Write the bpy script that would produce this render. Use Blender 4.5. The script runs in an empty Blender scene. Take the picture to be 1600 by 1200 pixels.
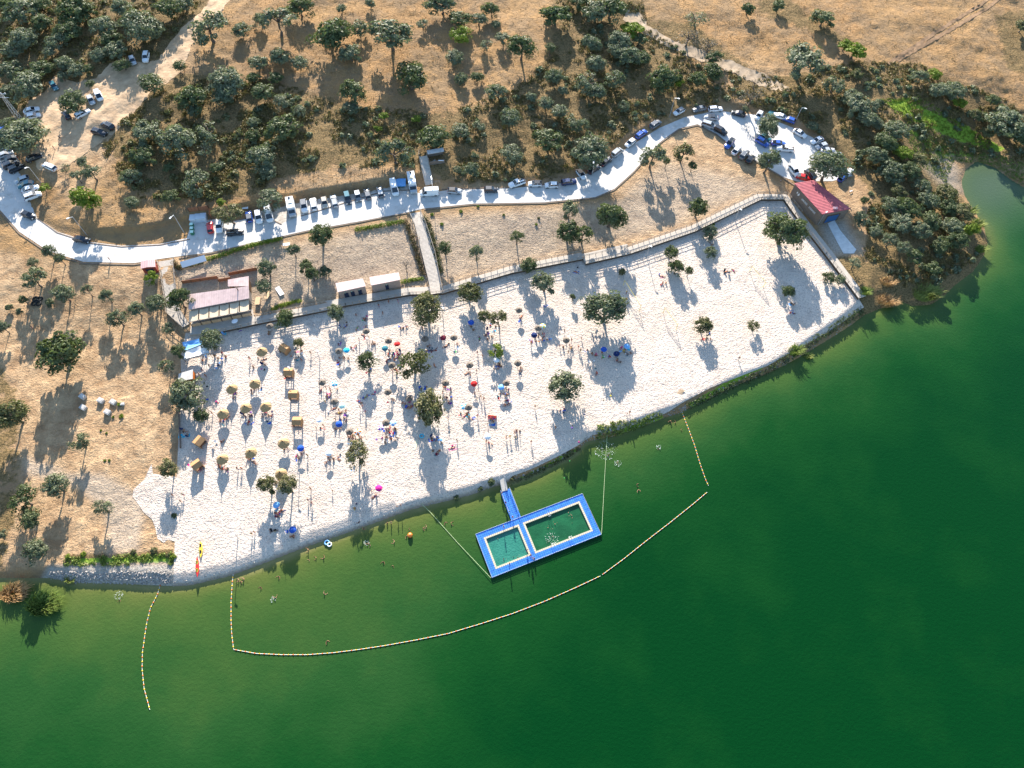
import bpy, bmesh, math, random
import numpy as np
from mathutils import Vector, Matrix, Euler
from mathutils.geometry import delaunay_2d_cdt
random.seed(7); np.random.seed(7)
R = math.radians
SC = bpy.context.scene
COL = SC.collection
# ------------------------------------------------------------------ camera
F = 1067.0; H = 160.0                       # focal length in photo pixels, drone height in metres
NX, NY = 770.0, 1180.0                      # where the lines of plumb meet (nadir)
TILT = math.atan(math.hypot(NX-800, NY-600)/F); ROLL = math.atan2(NX-800, NY-600)
c_, s_ = math.cos(ROLL), math.sin(ROLL); ct, st = math.cos(TILT), math.sin(TILT)
cam = bpy.data.cameras.new('camera'); co = bpy.data.objects.new('camera', cam); COL.objects.link(co)
cam.sensor_width = 36; cam.lens = 36*F/1600; cam.clip_start = 1; cam.clip_end = 9000
X = Vector((c_, -s_*ct, -s_*st)); Y = Vector((s_, c_*ct, c_*st)); Z = -Vector((0, st, -ct))
M = Matrix((X, Y, Z)).transposed().to_4x4(); M.translation = (0, 0, H); co.matrix_world = M
SC.camera = co
# ------------------------------------------------------------------ sky, sun, exposure
SUN_EL, SUN_AZ = 20.0, 9.0
w = bpy.data.worlds.new('World'); SC.world = w; w.use_nodes = True
nt = w.node_tree; nt.nodes.clear()
o_ = nt.nodes.new('ShaderNodeOutputWorld'); b_ = nt.nodes.new('ShaderNodeBackground'); k_ = nt.nodes.new('ShaderNodeTexSky')
k_.sky_type = 'NISHITA'; k_.sun_disc = False; k_.sun_elevation = R(SUN_EL); k_.sun_rotation = R(-SUN_AZ); k_.ozone_density = 4.0; k_.air_density = 1.3
b_.inputs[1].default_value = 0.098
nt.links.new(k_.outputs[0], b_.inputs[0]); nt.links.new(b_.outputs[0], o_.inputs[0])
sl = bpy.data.lights.new('sun', 'SUN'); so = bpy.data.objects.new('sun', sl); COL.objects.link(so)
sl.energy = 5.0; sl.angle = R(0.5); sl.color = (1.0, 0.92, 0.82)
SUND = Vector((-math.sin(R(SUN_AZ))*math.cos(R(SUN_EL)), math.cos(R(SUN_AZ))*math.cos(R(SUN_EL)), math.sin(R(SUN_EL))))
so.rotation_euler = SUND.to_track_quat('Z', 'Y').to_euler()
vs = SC.view_settings; vs.view_transform = 'Standard'; vs.look = 'None'; vs.exposure = 1.70; vs.gamma = 1
# ------------------------------------------------------------------ photo pixel <-> world
def ray(u, v):
    x = (u-800)/F; y = (600-v)/F
    xr = x*c_+y*s_; yr = -x*s_+y*c_
    return xr, yr*ct+st, yr*st-ct
def at(u, v, z=0.0):
    dx, dy, dz = ray(u, v); k = (H-z)/(-dz)
    return Vector((dx*k, dy*k, z))
def proj(x, y, z):
    z = z-H; yr = y*ct+z*st; zz = y*st-z*ct; xr = x/zz; yr = yr/zz
    return 800+(xr*c_-yr*s_)*F, 600-(xr*s_+yr*c_)*F
def mpp(u, v):                               # metres per photo pixel, sideways
    return (at(u+1, v)-at(u, v)).length
# ------------------------------------------------------------------ relief
SHORE = [(-1600,1000),(-400,915),(0,903),(75,903),(120,909),(200,912),(270,916),(300,913),(360,899),(400,884),(480,853),(530,836),(600,811),(640,796),(680,786),(710,779),(740,771),(760,763),(790,754),(830,742),(870,722),(900,706),(915,690),(930,687),(960,681),(1000,667),(1040,652),(1062,645),(1072,640),(1110,622),(1160,598),(1200,583),(1240,563),(1290,533),(1330,508),(1350,492),(1380,481),(1402,468),(1425,478),(1455,476),(1475,462),(1490,447),(1520,425),(1536,402),(1543,380),(1537,352),(1521,328),(1507,306),(1502,285),(1509,265),(1526,252),(1555,262),(1580,281),(1610,298),(1760,370),(2400,560),(3600,900)]
WPOLY = SHORE+[(3600,3600),(-1600,3600)]
WP = np.array(WPOLY, float)
def sdf(U, V):                               # distance to the shore in photo pixels, + on land
    U = np.asarray(U, float); V = np.asarray(V, float)
    d = np.full(U.shape, 1e9); ins = np.zeros(U.shape, bool)
    n = len(WP)
    for i in range(n):
        a = WP[i]; b = WP[(i+1) % n]
        if i < len(SHORE)-1:
            ex, ey = b-a; t = np.clip(((U-a[0])*ex+(V-a[1])*ey)/(ex*ex+ey*ey), 0, 1)
            d = np.minimum(d, np.hypot(U-a[0]-t*ex, V-a[1]-t*ey))
        cond = ((a[1] > V) != (b[1] > V))
        xs = (b[0]-a[0])*(V-a[1])/((b[1]-a[1]) if b[1] != a[1] else 1e-9)+a[0]
        ins ^= cond & (U < xs)
    return np.where(ins, -d, d)
def inpoly(U, V, P):
    U = np.asarray(U, float); V = np.asarray(V, float); ins = np.zeros(U.shape, bool); n = len(P)
    for i in range(n):
        a = P[i]; b = P[(i+1) % n]
        cond = ((a[1] > V) != (b[1] > V)); xs = (b[0]-a[0])*(V-a[1])/((b[1]-a[1]) if b[1] != a[1] else 1e-9)+a[0]
        ins ^= cond & (U < xs)
    return ins
def line(pts):
    p = np.array(pts, float)
    return lambda u: np.interp(u, p[:, 0], p[:, 1])
LB = line([(0,560),(280,528),(330,521),(400,506),(512,484),(540,477),(640,460),(692,458),(800,426),(912,404),(985,395),(1087,360),(1190,312),(1225,312),(1240,335),(1345,466),(1600,466)])
LR2 = line([(0,330),(30,365),(75,395),(130,412),(210,414),(260,406),(330,397),(400,380),(480,362),(560,348),(640,333),(660,328),(740,320),(850,318),(930,310),(960,297),(990,270),(1030,225),(1060,203),(1090,196),(1120,210),(1150,235),(1190,258),(1225,277),(1245,292),(1330,296),(1600,296)])
LR1 = line([(0,203),(12,215),(40,300),(58,340),(90,362),(140,370),(200,368),(250,360),(300,346),(400,328),(480,311),(560,299),(640,284),(700,292),(800,290),(880,282),(930,262),(980,227),(1030,196),(1070,180),(1120,170),(1190,176),(1240,196),(1280,216),(1310,240),(1335,268),(1600,268)])
BANK = line([(0,0.3),(120,0.5),(180,1.5),(300,1.7),(600,1.7),(650,1.2),(720,0.6),(1000,1.0),(1200,1.0),(1600,0.6)])
def sm(t):
    t = np.clip(t, 0, 1); return t*t*(3-2*t)
def zf0(U, V):
    U = np.asarray(U, float); V = np.asarray(V, float)
    b, r2, r1 = LB(U), LR2(U), LR1(U); r1 = np.minimum(r1, r2-4)
    z = 2.3-0.003*np.clip(V-b, 0, 340)
    z = np.where(V < b, 2.3+0.72*sm((b-V)/np.where(U < 285, 120, 9)), z)
    t = (b-12-V)/np.maximum(b-12-r2, 1)
    zr = np.interp(U, [900, 1110], [5.02, 4.0])
    z = np.where(V < b-12, 3.02+(zr-3.02)*sm(t), z)
    tl = np.clip((b-V)/np.maximum(b-r2, 1), 0, 1); lf = sm((290-U)/12)
    z = np.where(V < b, z*(1-lf)+(2.3+2.72*sm(tl))*lf, z)
    up = np.clip(r1-V, 0, 2000)
    z = z+BANK(U)*sm(up/15)+0.015*np.minimum(up, 420)
    d = sdf(U, V)
    lim = np.where(d > 0, 0.02+np.clip(d, 0, 400)*np.where((U < 620) | (U > 1360), 0.045, 0.075)+0.35*sm(d/6), np.maximum(d*0.05, -3.0)-0.05)
    return np.minimum(z, lim), d
def vnoise(x, y, seed):
    rs = np.random.RandomState(seed); T = rs.rand(256, 256)
    xi = np.floor(x).astype(int); yi = np.floor(y).astype(int); fx = x-xi; fy = y-yi
    fx = fx*fx*(3-2*fx); fy = fy*fy*(3-2*fy)
    g = lambda a, b: T[a % 256, b % 256]
    return (g(xi,yi)*(1-fx)+g(xi+1,yi)*fx)*(1-fy)+(g(xi,yi+1)*(1-fx)+g(xi+1,yi+1)*fx)*fy-0.5
def atv(U, V, z):
    x = (U-800)/F; y = (600-V)/F; xr = x*c_+y*s_; yr = -x*s_+y*c_
    dx, dy, dz = xr, yr*ct+st, yr*st-ct; k = (H-z)/(-dz)
    return dx*k, dy*k
def zf(U, V):
    U = np.asarray(U, float); V = np.asarray(V, float)
    z, d = zf0(U, V); x, y = atv(U, V, z)
    up = np.clip((LR1(U)-4-V)/25, 0, 1)*np.clip(d/20, 0, 1)
    low = np.clip((V-LR2(U)-6)/15, 0, 1)*np.clip((285-U)/20, 0, 1)*np.clip(d/20, 0, 1)
    rgt = np.clip((U-1360)/20, 0, 1)*np.clip(d/15, 0, 1)
    amp = np.maximum(np.maximum(up, 0.55*low), rgt)
    n = 0.7*vnoise(x/9, y/9, 1)+0.35*vnoise(x/3.1, y/3.1, 2)+0.28*vnoise(x/1.2, y/1.2, 3)
    return z+amp*n*1.1
def zg(u, v): return float(zf(np.array([u]), np.array([v]))[0])
def gz(x, y):                                # ground height under a world point
    z = 2.0
    for _ in range(6):
        u, v = proj(x, y, z); z = 0.5*z+0.5*zg(u, v)
    return z
def gp(u, v, dz=0.0):
    z = zg(u, v); return at(u, v, z+dz)
def below(u, v, h):                          # ground point under something seen at (u,v) whose height above ground is h
    z = zg(u, v)
    for _ in range(5):
        p = at(u, v, z+h); uu, vv = proj(p.x, p.y, z); z = zg(uu, vv)
    p = at(u, v, z+h); return Vector((p.x, p.y, z))
# ------------------------------------------------------------------ mesh helpers
def link_mesh(name, me, mat=None, parent=None):
    o = bpy.data.objects.new(name, me); COL.objects.link(o)
    if mat is not None and len(me.materials) == 0: me.materials.append(mat)
    if parent is not None: o.parent = parent
    return o
def mk(name, verts, faces, mat=None, parent=None, smooth=False):
    me = bpy.data.meshes.new(name); me.from_pydata([tuple(v) for v in verts], [], faces); me.update()
    if smooth: me.shade_smooth()
    return link_mesh(name, me, mat, parent)
class MB:
    def __init__(s): s.v = []; s.f = []
    def add(s, vs, fs):
        n = len(s.v); s.v += [tuple(p) for p in vs]; s.f += [tuple(i+n for i in f) for f in fs]; return s
    def box(s, c, d, rot=None, taper=1.0):
        hx, hy, hz = d[0]/2, d[1]/2, d[2]/2
        P = [Vector((x*hx*(taper if z > 0 else 1), y*hy*(taper if z > 0 else 1), z*hz)) for z in (-1, 1) for y in (-1, 1) for x in (-1, 1)]
        if rot is not None: P = [rot @ p for p in P]
        c = Vector(c)
        return s.add([p+c for p in P], [(0,2,3,1),(4,5,7,6),(0,1,5,4),(2,6,7,3),(0,4,6,2),(1,3,7,5)])
    def tube(s, pts, rs, n=8, cap=True):
        pts = [Vector(p) for p in pts]; N = len(pts)
        if not isinstance(rs, (list, tuple)): rs = [rs]*N
        base = len(s.v); V = []
        for i, p in enumerate(pts):
            d = (pts[min(i+1, N-1)]-pts[max(i-1, 0)])
            if d.length < 1e-9: d = Vector((0, 0, 1))
            d.normalize(); a = d.cross(Vector((0, 0, 1)))
            if a.length < 1e-3: a = Vector((1, 0, 0))
            a.normalize(); b = d.cross(a)
            V += [p+(a*math.cos(2*math.pi*k/n)+b*math.sin(2*math.pi*k/n))*rs[i] for k in range(n)]
        Fc = [(i*n+k, i*n+(k+1) % n, (i+1)*n+(k+1) % n, (i+1)*n+k) for i in range(N-1) for k in range(n)]
        if cap: Fc += [tuple(range(n))[::-1], tuple((N-1)*n+k for k in range(n))]
        return s.add(V, Fc)
    def prism(s, poly, z0, z1):               # poly: list of world xy(z ignored) counter-clockwise or not
        n = len(poly)
        V = [(p[0], p[1], z0 if not callable(z0) else z0(p)) for p in poly]+[(p[0], p[1], z1 if not callable(z1) else z1(p)) for p in poly]
        return s.add(V, [tuple(range(n))[::-1], tuple(range(n, 2*n))]+[(i, (i+1) % n, n+(i+1) % n, n+i) for i in range(n)])
    def ell(s, c, r, nu=8, nv=5, rot=None):
        V = []; c = Vector(c)
        for j in range(nv+1):
            t = math.pi*j/nv
            for i in range(nu):
                a = 2*math.pi*i/nu
                p = Vector((r[0]*math.sin(t)*math.cos(a), r[1]*math.sin(t)*math.sin(a), r[2]*math.cos(t)))
                if rot is not None: p = rot @ p
                V.append(p+c)
        return s.add(V, [(j*nu+i, (j+1)*nu+i, (j+1)*nu+(i+1) % nu, j*nu+(i+1) % nu) for j in range(nv) for i in range(nu)])
    def build(s, name, mat=None, parent=None, smooth=False):
        return mk(name, s.v, s.f, mat, parent, smooth)
# ------------------------------------------------------------------ naming, labels
THINGS = []
def tag(o, label=None, cat=None, group=None, kind=None):
    if label: o['label'] = label
    if cat: o['category'] = cat
    if group: o['group'] = group
    if kind: o['kind'] = kind
    return o
def note(o, desc, cat, u, v, group=None, avoid=''):     # label is completed at the end from what stands nearby
    o['category'] = cat
    if group: o['group'] = group
    THINGS.append((o, desc, u, v, avoid)); return o
def empty(name, loc, rz=0.0):
    o = bpy.data.objects.new(name, None); COL.objects.link(o); o.location = loc; o.rotation_euler = (0, 0, rz); o.empty_display_size = 0.2; return o
def copy_tree(src, mats=None):
    c = src.copy(); COL.objects.link(c)
    for ch in src.children:
        d = ch.copy(); COL.objects.link(d); d.parent = c
        for g in ch.children:
            e = g.copy(); COL.objects.link(e); e.parent = d
    return c
def setmat(o, m):                            # own colour on a copy that shares its mesh
    o.material_slots[0].link = 'OBJECT'; o.material_slots[0].material = m
def kids(o, nm): return [c for c in o.children if c.name.split('.')[0] == nm]
# ------------------------------------------------------------------ materials
MATS = {}
def N(nt, t, **k):
    n = nt.nodes.new(t)
    for a, b in k.items(): setattr(n, a, b)
    return n
def pmat(name, col, rough=0.7, spec=0.3, metal=0.0, noise=None, bump=None, coat=0.0, emit=None):
    if name in MATS: return MATS[name]
    m = bpy.data.materials.new(name); m.use_nodes = True; nt = m.node_tree; p = nt.nodes['Principled BSDF']
    p.inputs['Base Color'].default_value = (*col, 1); p.inputs['Roughness'].default_value = rough
    p.inputs['Specular IOR Level'].default_value = spec; p.inputs['Metallic'].default_value = metal
    p.inputs['Coat Weight'].default_value = coat
    if noise:
        sc, amt = noise
        g = N(nt, 'ShaderNodeNewGeometry'); n = N(nt, 'ShaderNodeTexNoise'); n.inputs['Scale'].default_value = sc; n.inputs['Detail'].default_value = 4
        r = N(nt, 'ShaderNodeMapRange'); r.inputs[1].default_value = 0.3; r.inputs[2].default_value = 0.7; r.inputs[3].default_value = 1-amt; r.inputs[4].default_value = 1+amt
        x = N(nt, 'ShaderNodeVectorMath', operation='SCALE'); x.inputs[0].default_value = col
        nt.links.new(g.outputs['Position'], n.inputs['Vector']); nt.links.new(n.outputs[0], r.inputs[0]); nt.links.new(r.outputs[0], x.inputs['Scale']); nt.links.new(x.outputs[0], p.inputs['Base Color'])
    if bump:
        sc, amt = bump
        g = N(nt, 'ShaderNodeNewGeometry'); n = N(nt, 'ShaderNodeTexNoise'); n.inputs['Scale'].default_value = sc; n.inputs['Detail'].default_value = 3
        b = N(nt, 'ShaderNodeBump'); b.inputs['Strength'].default_value = 1; b.inputs['Distance'].default_value = amt
        nt.links.new(g.outputs['Position'], n.inputs['Vector']); nt.links.new(n.outputs[0], b.inputs['Height']); nt.links.new(b.outputs[0], p.inputs['Normal'])
    MATS[name] = m; return m
def nodemat(name):
    m = bpy.data.materials.new(name); m.use_nodes = True; MATS[name] = m; return m, m.node_tree, m.node_tree.nodes['Principled BSDF']
def ramp(nt, stops, fac=None):
    r = N(nt, 'ShaderNodeValToRGB'); e = r.color_ramp.elements
    while len(e) < len(stops): e.new(0.5)
    for i, (p, c) in enumerate(stops): e[i].position = p; e[i].color = (*c, 1)
    if fac is not None: nt.links.new(fac, r.inputs[0])
    return r
def noise(nt, sc, det=4, vec=None, rough=0.55):
    n = N(nt, 'ShaderNodeTexNoise'); n.inputs['Scale'].default_value = sc; n.inputs['Detail'].default_value = det; n.inputs['Roughness'].default_value = rough
    if vec is None:
        g = N(nt, 'ShaderNodeNewGeometry'); vec = g.outputs['Position']
    nt.links.new(vec, n.inputs['Vector']); return n
def mix(nt, fac, a, b, mode='MIX'):
    m = N(nt, 'ShaderNodeMix', data_type='RGBA', blend_type=mode)
    for i, s in ((0, fac), (6, a), (7, b)):
        if hasattr(s, 'is_output'): nt.links.new(s, m.inputs[i])
        elif i == 0: m.inputs[0].default_value = s
        else: m.inputs[i].default_value = (*s, 1)
    return m.outputs[2]
def math_(nt, op, a, b=0.0, clamp=False):
    m = N(nt, 'ShaderNodeMath', operation=op, use_clamp=clamp)
    for i, s in ((0, a), (1, b)):
        if hasattr(s, 'is_output'): nt.links.new(s, m.inputs[i])
        else: m.inputs[i].default_value = s
    return m.outputs[0]
def bumpn(nt, p, h, dist, strength=1.0):
    b = N(nt, 'ShaderNodeBump'); b.inputs['Strength'].default_value = strength; b.inputs['Distance'].default_value = dist
    nt.links.new(h, b.inputs['Height']); nt.links.new(b.outputs[0], p.inputs['Normal']); return b
def setattrs(me, name, arr):                 # point float attribute
    a = me.attributes.new(name, 'FLOAT', 'POINT'); a.data.foreach_set('value', np.asarray(arr, dtype=np.float32))
def attr(nt, name):
    a = N(nt, 'ShaderNodeAttribute'); a.attribute_name = name; return a.outputs['Fac']
# terrain
m, nt, p = nodemat('dry_hillside')
big = noise(nt, 0.05, 3).outputs[0]; mid = noise(nt, 0.35, 5, rough=0.65).outputs[0]; fine = noise(nt, 2.2, 5, rough=0.7).outputs[0]
gold = mix(nt, ramp(nt, [(0.3,(0,0,0)),(0.7,(1,1,1))], fine).outputs[0], (0.22,0.115,0.045), (0.46,0.28,0.13))
gold = mix(nt, ramp(nt, [(0.4,(0,0,0)),(0.65,(1,1,1))], big).outputs[0], gold, (0.38,0.23,0.105))
dirt = mix(nt, ramp(nt, [(0.35,(0,0,0)),(0.65,(1,1,1))], mid).outputs[0], (0.32,0.20,0.11), (0.54,0.37,0.215))
dirt = mix(nt, ramp(nt, [(0.3,(0.6,0.6,0.6)),(0.5,(0,0,0))], fine).outputs[0], dirt, (0.25,0.17,0.10))
scr = mix(nt, ramp(nt, [(0.36,(0,0,0)),(0.5,(0.5,0.5,0.5)),(0.66,(1,1,1))], fine).outputs[0], (0.075,0.062,0.028), (0.30,0.195,0.09))
gold = mix(nt, ramp(nt, [(0.42,(0,0,0)),(0.58,(0.75,0.75,0.75))], noise(nt, 0.16, 5, rough=0.7).outputs[0]).outputs[0], gold, (0.24,0.165,0.095))
c = mix(nt, attr(nt, 'dirt'), gold, dirt)
sm_ = math_(nt, 'ADD', attr(nt, 'scrub'), math_(nt, 'MULTIPLY', math_(nt, 'SUBTRACT', mid, 0.5), 1.5))
sm_ = ramp(nt, [(0.42,(0,0,0)),(0.62,(1,1,1))], sm_).outputs[0]
c = mix(nt, sm_, c, scr)
gm = math_(nt, 'ADD', attr(nt, 'lush'), math_(nt, 'MULTIPLY', math_(nt, 'SUBTRACT', mid, 0.5), 1.2))
c = mix(nt, ramp(nt, [(0.45,(0,0,0)),(0.6,(1,1,1))], gm).outputs[0], c, mix(nt, fine, (0.12,0.20,0.02), (0.30,0.42,0.05)))
rm = attr(nt, 'gravel')
c = mix(nt, rm, c, mix(nt, ramp(nt, [(0.3,(0,0,0)),(0.7,(1,1,1))], fine).outputs[0], (0.26,0.23,0.19), (0.52,0.48,0.42)))
# dry ochre earth below the waterline and wet edge
nt.links.new(c, p.inputs['Base Color']); p.inputs['Roughness'].default_value = 0.95; p.inputs['Specular IOR Level'].default_value = 0.1
bumpn(nt, p, math_(nt, 'ADD', fine, math_(nt, 'MULTIPLY', mid, 2.0)), 0.35)
# sand
m, nt, p = nodemat('beach_sand')
v1 = noise(nt, 1.6, 3, rough=0.6).outputs[0]; v2 = noise(nt, 0.08, 3).outputs[0]; v3 = noise(nt, 3.2, 2).outputs[0]
c = mix(nt, ramp(nt, [(0.3,(0,0,0)),(0.7,(1,1,1))], v2).outputs[0], (0.59,0.485,0.395), (0.65,0.56,0.475))
v4 = noise(nt, 0.35, 4, rough=0.7).outputs[0]; c = mix(nt, ramp(nt, [(0.36,(0.5,0.5,0.5)),(0.5,(0,0,0))], v4).outputs[0], c, (0.44,0.36,0.30))
c = mix(nt, ramp(nt, [(0.34,(0.7,0.7,0.7)),(0.46,(0,0,0))], v3).outputs[0], c, (0.30,0.25,0.22))
c = mix(nt, ramp(nt, [(0.35,(0,0,0)),(0.9,(1,1,1))], math_(nt, 'ADD', attr(nt, 'wet'), math_(nt, 'MULTIPLY', math_(nt, 'SUBTRACT', v1, 0.5), 0.8))).outputs[0], c, (0.30,0.24,0.18))
nt.links.new(c, p.inputs['Base Color']); p.inputs['Roughness'].default_value = 0.95; p.inputs['Specular IOR Level'].default_value = 0.1
bumpn(nt, p, math_(nt, 'ADD', math_(nt, 'ADD', v1, math_(nt, 'MULTIPLY', v4, 1.0)), math_(nt, 'MULTIPLY', v3, 0.4)), 0.28)
# road
m, nt, p = nodemat('pale_road')
c = mix(nt, noise(nt, 0.3, 4).outputs[0], (0.52,0.49,0.45), (0.64,0.61,0.57))
c = mix(nt, ramp(nt, [(0.33,(0.8,0.8,0.8)),(0.5,(0,0,0))], noise(nt, 0.25, 6, rough=0.75).outputs[0]).outputs[0], c, (0.40,0.36,0.31))
nt.links.new(c, p.inputs['Base Color']); p.inputs['Roughness'].default_value = 0.9
bumpn(nt, p, noise(nt, 4, 3).outputs[0], 0.02)
m, nt, p = nodemat('gravel_ground')
c = mix(nt, ramp(nt, [(0.35,(0,0,0)),(0.65,(1,1,1))], noise(nt, 0.5, 5, rough=0.7).outputs[0]).outputs[0], (0.36,0.31,0.25), (0.58,0.53,0.46))
nt.links.new(c, p.inputs['Base Color']); p.inputs['Roughness'].default_value = 0.95
bumpn(nt, p, noise(nt, 1.5, 4).outputs[0], 0.12)
m, nt, p = nodemat('dirt_track_earth')
c = mix(nt, ramp(nt, [(0.35,(0,0,0)),(0.65,(1,1,1))], noise(nt, 0.4, 5, rough=0.7).outputs[0]).outputs[0], (0.40,0.26,0.145), (0.56,0.39,0.235))
nt.links.new(c, p.inputs['Base Color']); p.inputs['Roughness'].default_value = 0.95
bumpn(nt, p, noise(nt, 0.9, 4).outputs[0], 0.18)
# water: murky green reservoir, paler where it is shallow and silty
m, nt, p = nodemat('murky_water')
s = math_(nt, 'ADD', attr(nt, 'shallow'), math_(nt, 'MULTIPLY', math_(nt, 'SUBTRACT', noise(nt, 0.038, 6, rough=0.62).outputs[0], 0.5), 0.55))
c = ramp(nt, [(0.0,(0.0005,0.033,0.0058)),(0.18,(0.004,0.047,0.008)),(0.36,(0.016,0.065,0.014)),(0.58,(0.046,0.092,0.020)),(0.80,(0.10,0.122,0.030)),(1.0,(0.24,0.21,0.085))], s).outputs[0]
c = mix(nt, attr(nt, 'silt'), c, (0.062,0.095,0.060))
nt.links.new(c, p.inputs['Base Color']); p.inputs['Roughness'].default_value = 0.3; p.inputs['Specular IOR Level'].default_value = 0.22; p.inputs['IOR'].default_value = 1.33
bumpn(nt, p, math_(nt, 'ADD', noise(nt, 1.3, 3).outputs[0], math_(nt, 'MULTIPLY', noise(nt, 4.0, 2).outputs[0], .4)), 0.07)
def leafmat(name, a, b, tr=0.25):
    m, nt, p = nodemat(name)
    oi = N(nt, 'ShaderNodeObjectInfo'); n1 = noise(nt, 1.1, 2).outputs[0]
    f = math_(nt, 'ADD', math_(nt, 'MULTIPLY', oi.outputs['Random'], 0.5), math_(nt, 'MULTIPLY', ramp(nt, [(0.3,(0,0,0)),(0.7,(1,1,1))], n1).outputs[0], 0.5))
    c = mix(nt, f, a, b); nt.links.new(c, p.inputs['Base Color']); p.inputs['Roughness'].default_value = 0.6; p.inputs['Specular IOR Level'].default_value = 0.16
    t = N(nt, 'ShaderNodeBsdfTranslucent'); nt.links.new(mix(nt, 0.5, c, (0.10,0.16,0.02)), t.inputs[0])
    ms = N(nt, 'ShaderNodeMixShader'); ms.inputs[0].default_value = tr
    nt.links.new(p.outputs[0], ms.inputs[1]); nt.links.new(t.outputs[0], ms.inputs[2]); nt.links.new(ms.outputs[0], nt.nodes['Material Output'].inputs[0]); return m
LEAF = {'g': leafmat('leaves_grey_green', (0.110,0.138,0.080), (0.23,0.245,0.150)),
        'd': leafmat('leaves_dark_green', (0.070,0.100,0.042), (0.155,0.175,0.085)),
        'o': leafmat('leaves_olive', (0.11,0.115,0.05), (0.215,0.20,0.095)),
        'y': leafmat('leaves_yellow_green', (0.12,0.18,0.02), (0.24,0.30,0.04)),
        'b': leafmat('dry_twigs', (0.16,0.13,0.10), (0.24,0.20,0.16), 0.1),
        's': leafmat('scrub_leaves', (0.085,0.075,0.028), (0.30,0.21,0.075), 0.15),
        'r': leafmat('rushes', (0.12,0.19,0.03), (0.26,0.28,0.08), 0.2),
        't': leafmat('dry_grass', (0.30,0.17,0.07), (0.48,0.30,0.14), 0.15),
        'f': leafmat('flower_bed_leaves', (0.05,0.09,0.02), (0.16,0.08,0.04), 0.15)}
BARK = pmat('bark', (0.13,0.10,0.075), 0.9, noise=(3, 0.3))
WOOD = pmat('weathered_wood', (0.36,0.30,0.24), 0.8, noise=(1.5, 0.2)); WOODB = pmat('brown_wood', (0.22,0.13,0.075), 0.7, noise=(2, 0.2))
WOODD = pmat('dark_timber', (0.10,0.065,0.045), 0.7, noise=(2, 0.2)); CLAD = pmat('grey_brown_cladding', (0.20,0.155,0.125), 0.75, noise=(2, 0.15))
WHITE = pmat('white_paint', (0.8,0.8,0.8), 0.5); METAL = pmat('galvanised_steel', (0.5,0.52,0.54), 0.4, metal=0.6)
CONC = pmat('concrete', (0.48,0.46,0.43), 0.9, noise=(1.2, 0.15)); BLACK = pmat('black_rubber', (0.015,0.015,0.015), 0.7)
GLASS = pmat('dark_glass', (0.015,0.02,0.028), 0.08, 0.8); CHROME = pmat('lamp_glass', (0.75,0.75,0.72), 0.15, 0.8); REDL = pmat('red_lamp', (0.35,0.01,0.01), 0.2, 0.6)
RIM = pmat('alloy', (0.45,0.45,0.46), 0.3, metal=0.8)
COLS = {'white':(0.78,0.78,0.78),'black':(0.012,0.013,0.016),'dark':(0.03,0.035,0.045),'grey':(0.17,0.175,0.18),'silver':(0.42,0.44,0.46),'blue':(0.02,0.09,0.42),'navy':(0.01,0.025,0.10),
 'red':(0.55,0.02,0.02),'teal':(0.03,0.16,0.20),'beige':(0.45,0.40,0.32),'light blue':(0.18,0.42,0.75),'cyan':(0.03,0.45,0.62),'magenta':(0.60,0.02,0.22),'purple':(0.18,0.05,0.32),'pink':(0.75,0.22,0.32),
 'orange':(0.80,0.20,0.03),'yellow':(0.75,0.55,0.04),'green':(0.04,0.35,0.08),'mint':(0.55,0.78,0.68),'cream':(0.68,0.60,0.40),'brown':(0.16,0.09,0.05),'maroon':(0.22,0.02,0.04)}
def cmat(c, kind='cloth'):
    return pmat(f'{c.replace(" ", "_")}_{kind}', COLS[c], {'cloth':0.85,'paint':0.28,'plastic':0.4}[kind], {'cloth':0.2,'paint':0.5,'plastic':0.5}[kind], coat=0.6 if kind == 'paint' else 0)
SKIN = [pmat('skin_light', (0.50,0.27,0.17), 0.6), pmat('skin_tan', (0.36,0.17,0.10), 0.6), pmat('skin_brown', (0.22,0.10,0.06), 0.6)]
HAIR = [pmat('hair_dark', (0.02,0.014,0.01), 0.6), pmat('hair_brown', (0.07,0.04,0.02), 0.6), pmat('hair_blond', (0.35,0.22,0.09), 0.6)]
# ------------------------------------------------------------------ ground sheets
us = np.concatenate([np.linspace(-1500,-260,32), np.arange(-220, 0, 20), np.arange(0, 1601, 4), np.arange(1620, 1840, 20), np.linspace(1880, 3400, 40)])
vsx = np.concatenate([np.linspace(-1150,-120,46), np.arange(-100, 0, 10), np.arange(0, 924, 4), np.arange(930, 1200, 20), np.linspace(1240, 2600, 14)])
UU, VV = np.meshgrid(us, vsx)
def soft(P, r=14):
    P = np.array(P, float); d = np.full(UU.shape, 1e9)
    for i in range(len(P)):
        a = P[i]; b = P[(i+1) % len(P)]; e = b-a; t = np.clip(((UU-a[0])*e[0]+(VV-a[1])*e[1])/(e@e), 0, 1)
        d = np.minimum(d, np.hypot(UU-a[0]-t*e[0], VV-a[1]-t*e[1]))
    s = np.where(inpoly(UU, VV, P), d, -d); return sm((s+r)/(2*r))
def grid_mesh(name, UU, VV, ZZ):
    x, y = atv(UU, VV, ZZ); n, m_ = UU.shape
    co = np.stack([x, y, ZZ], -1).reshape(-1, 3)
    i = np.arange(n*m_).reshape(n, m_); q = np.stack([i[1:, :-1], i[1:, 1:], i[:-1, 1:], i[:-1, :-1]], -1).reshape(-1, 4)
    return raw_mesh(name, co, q)
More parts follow.
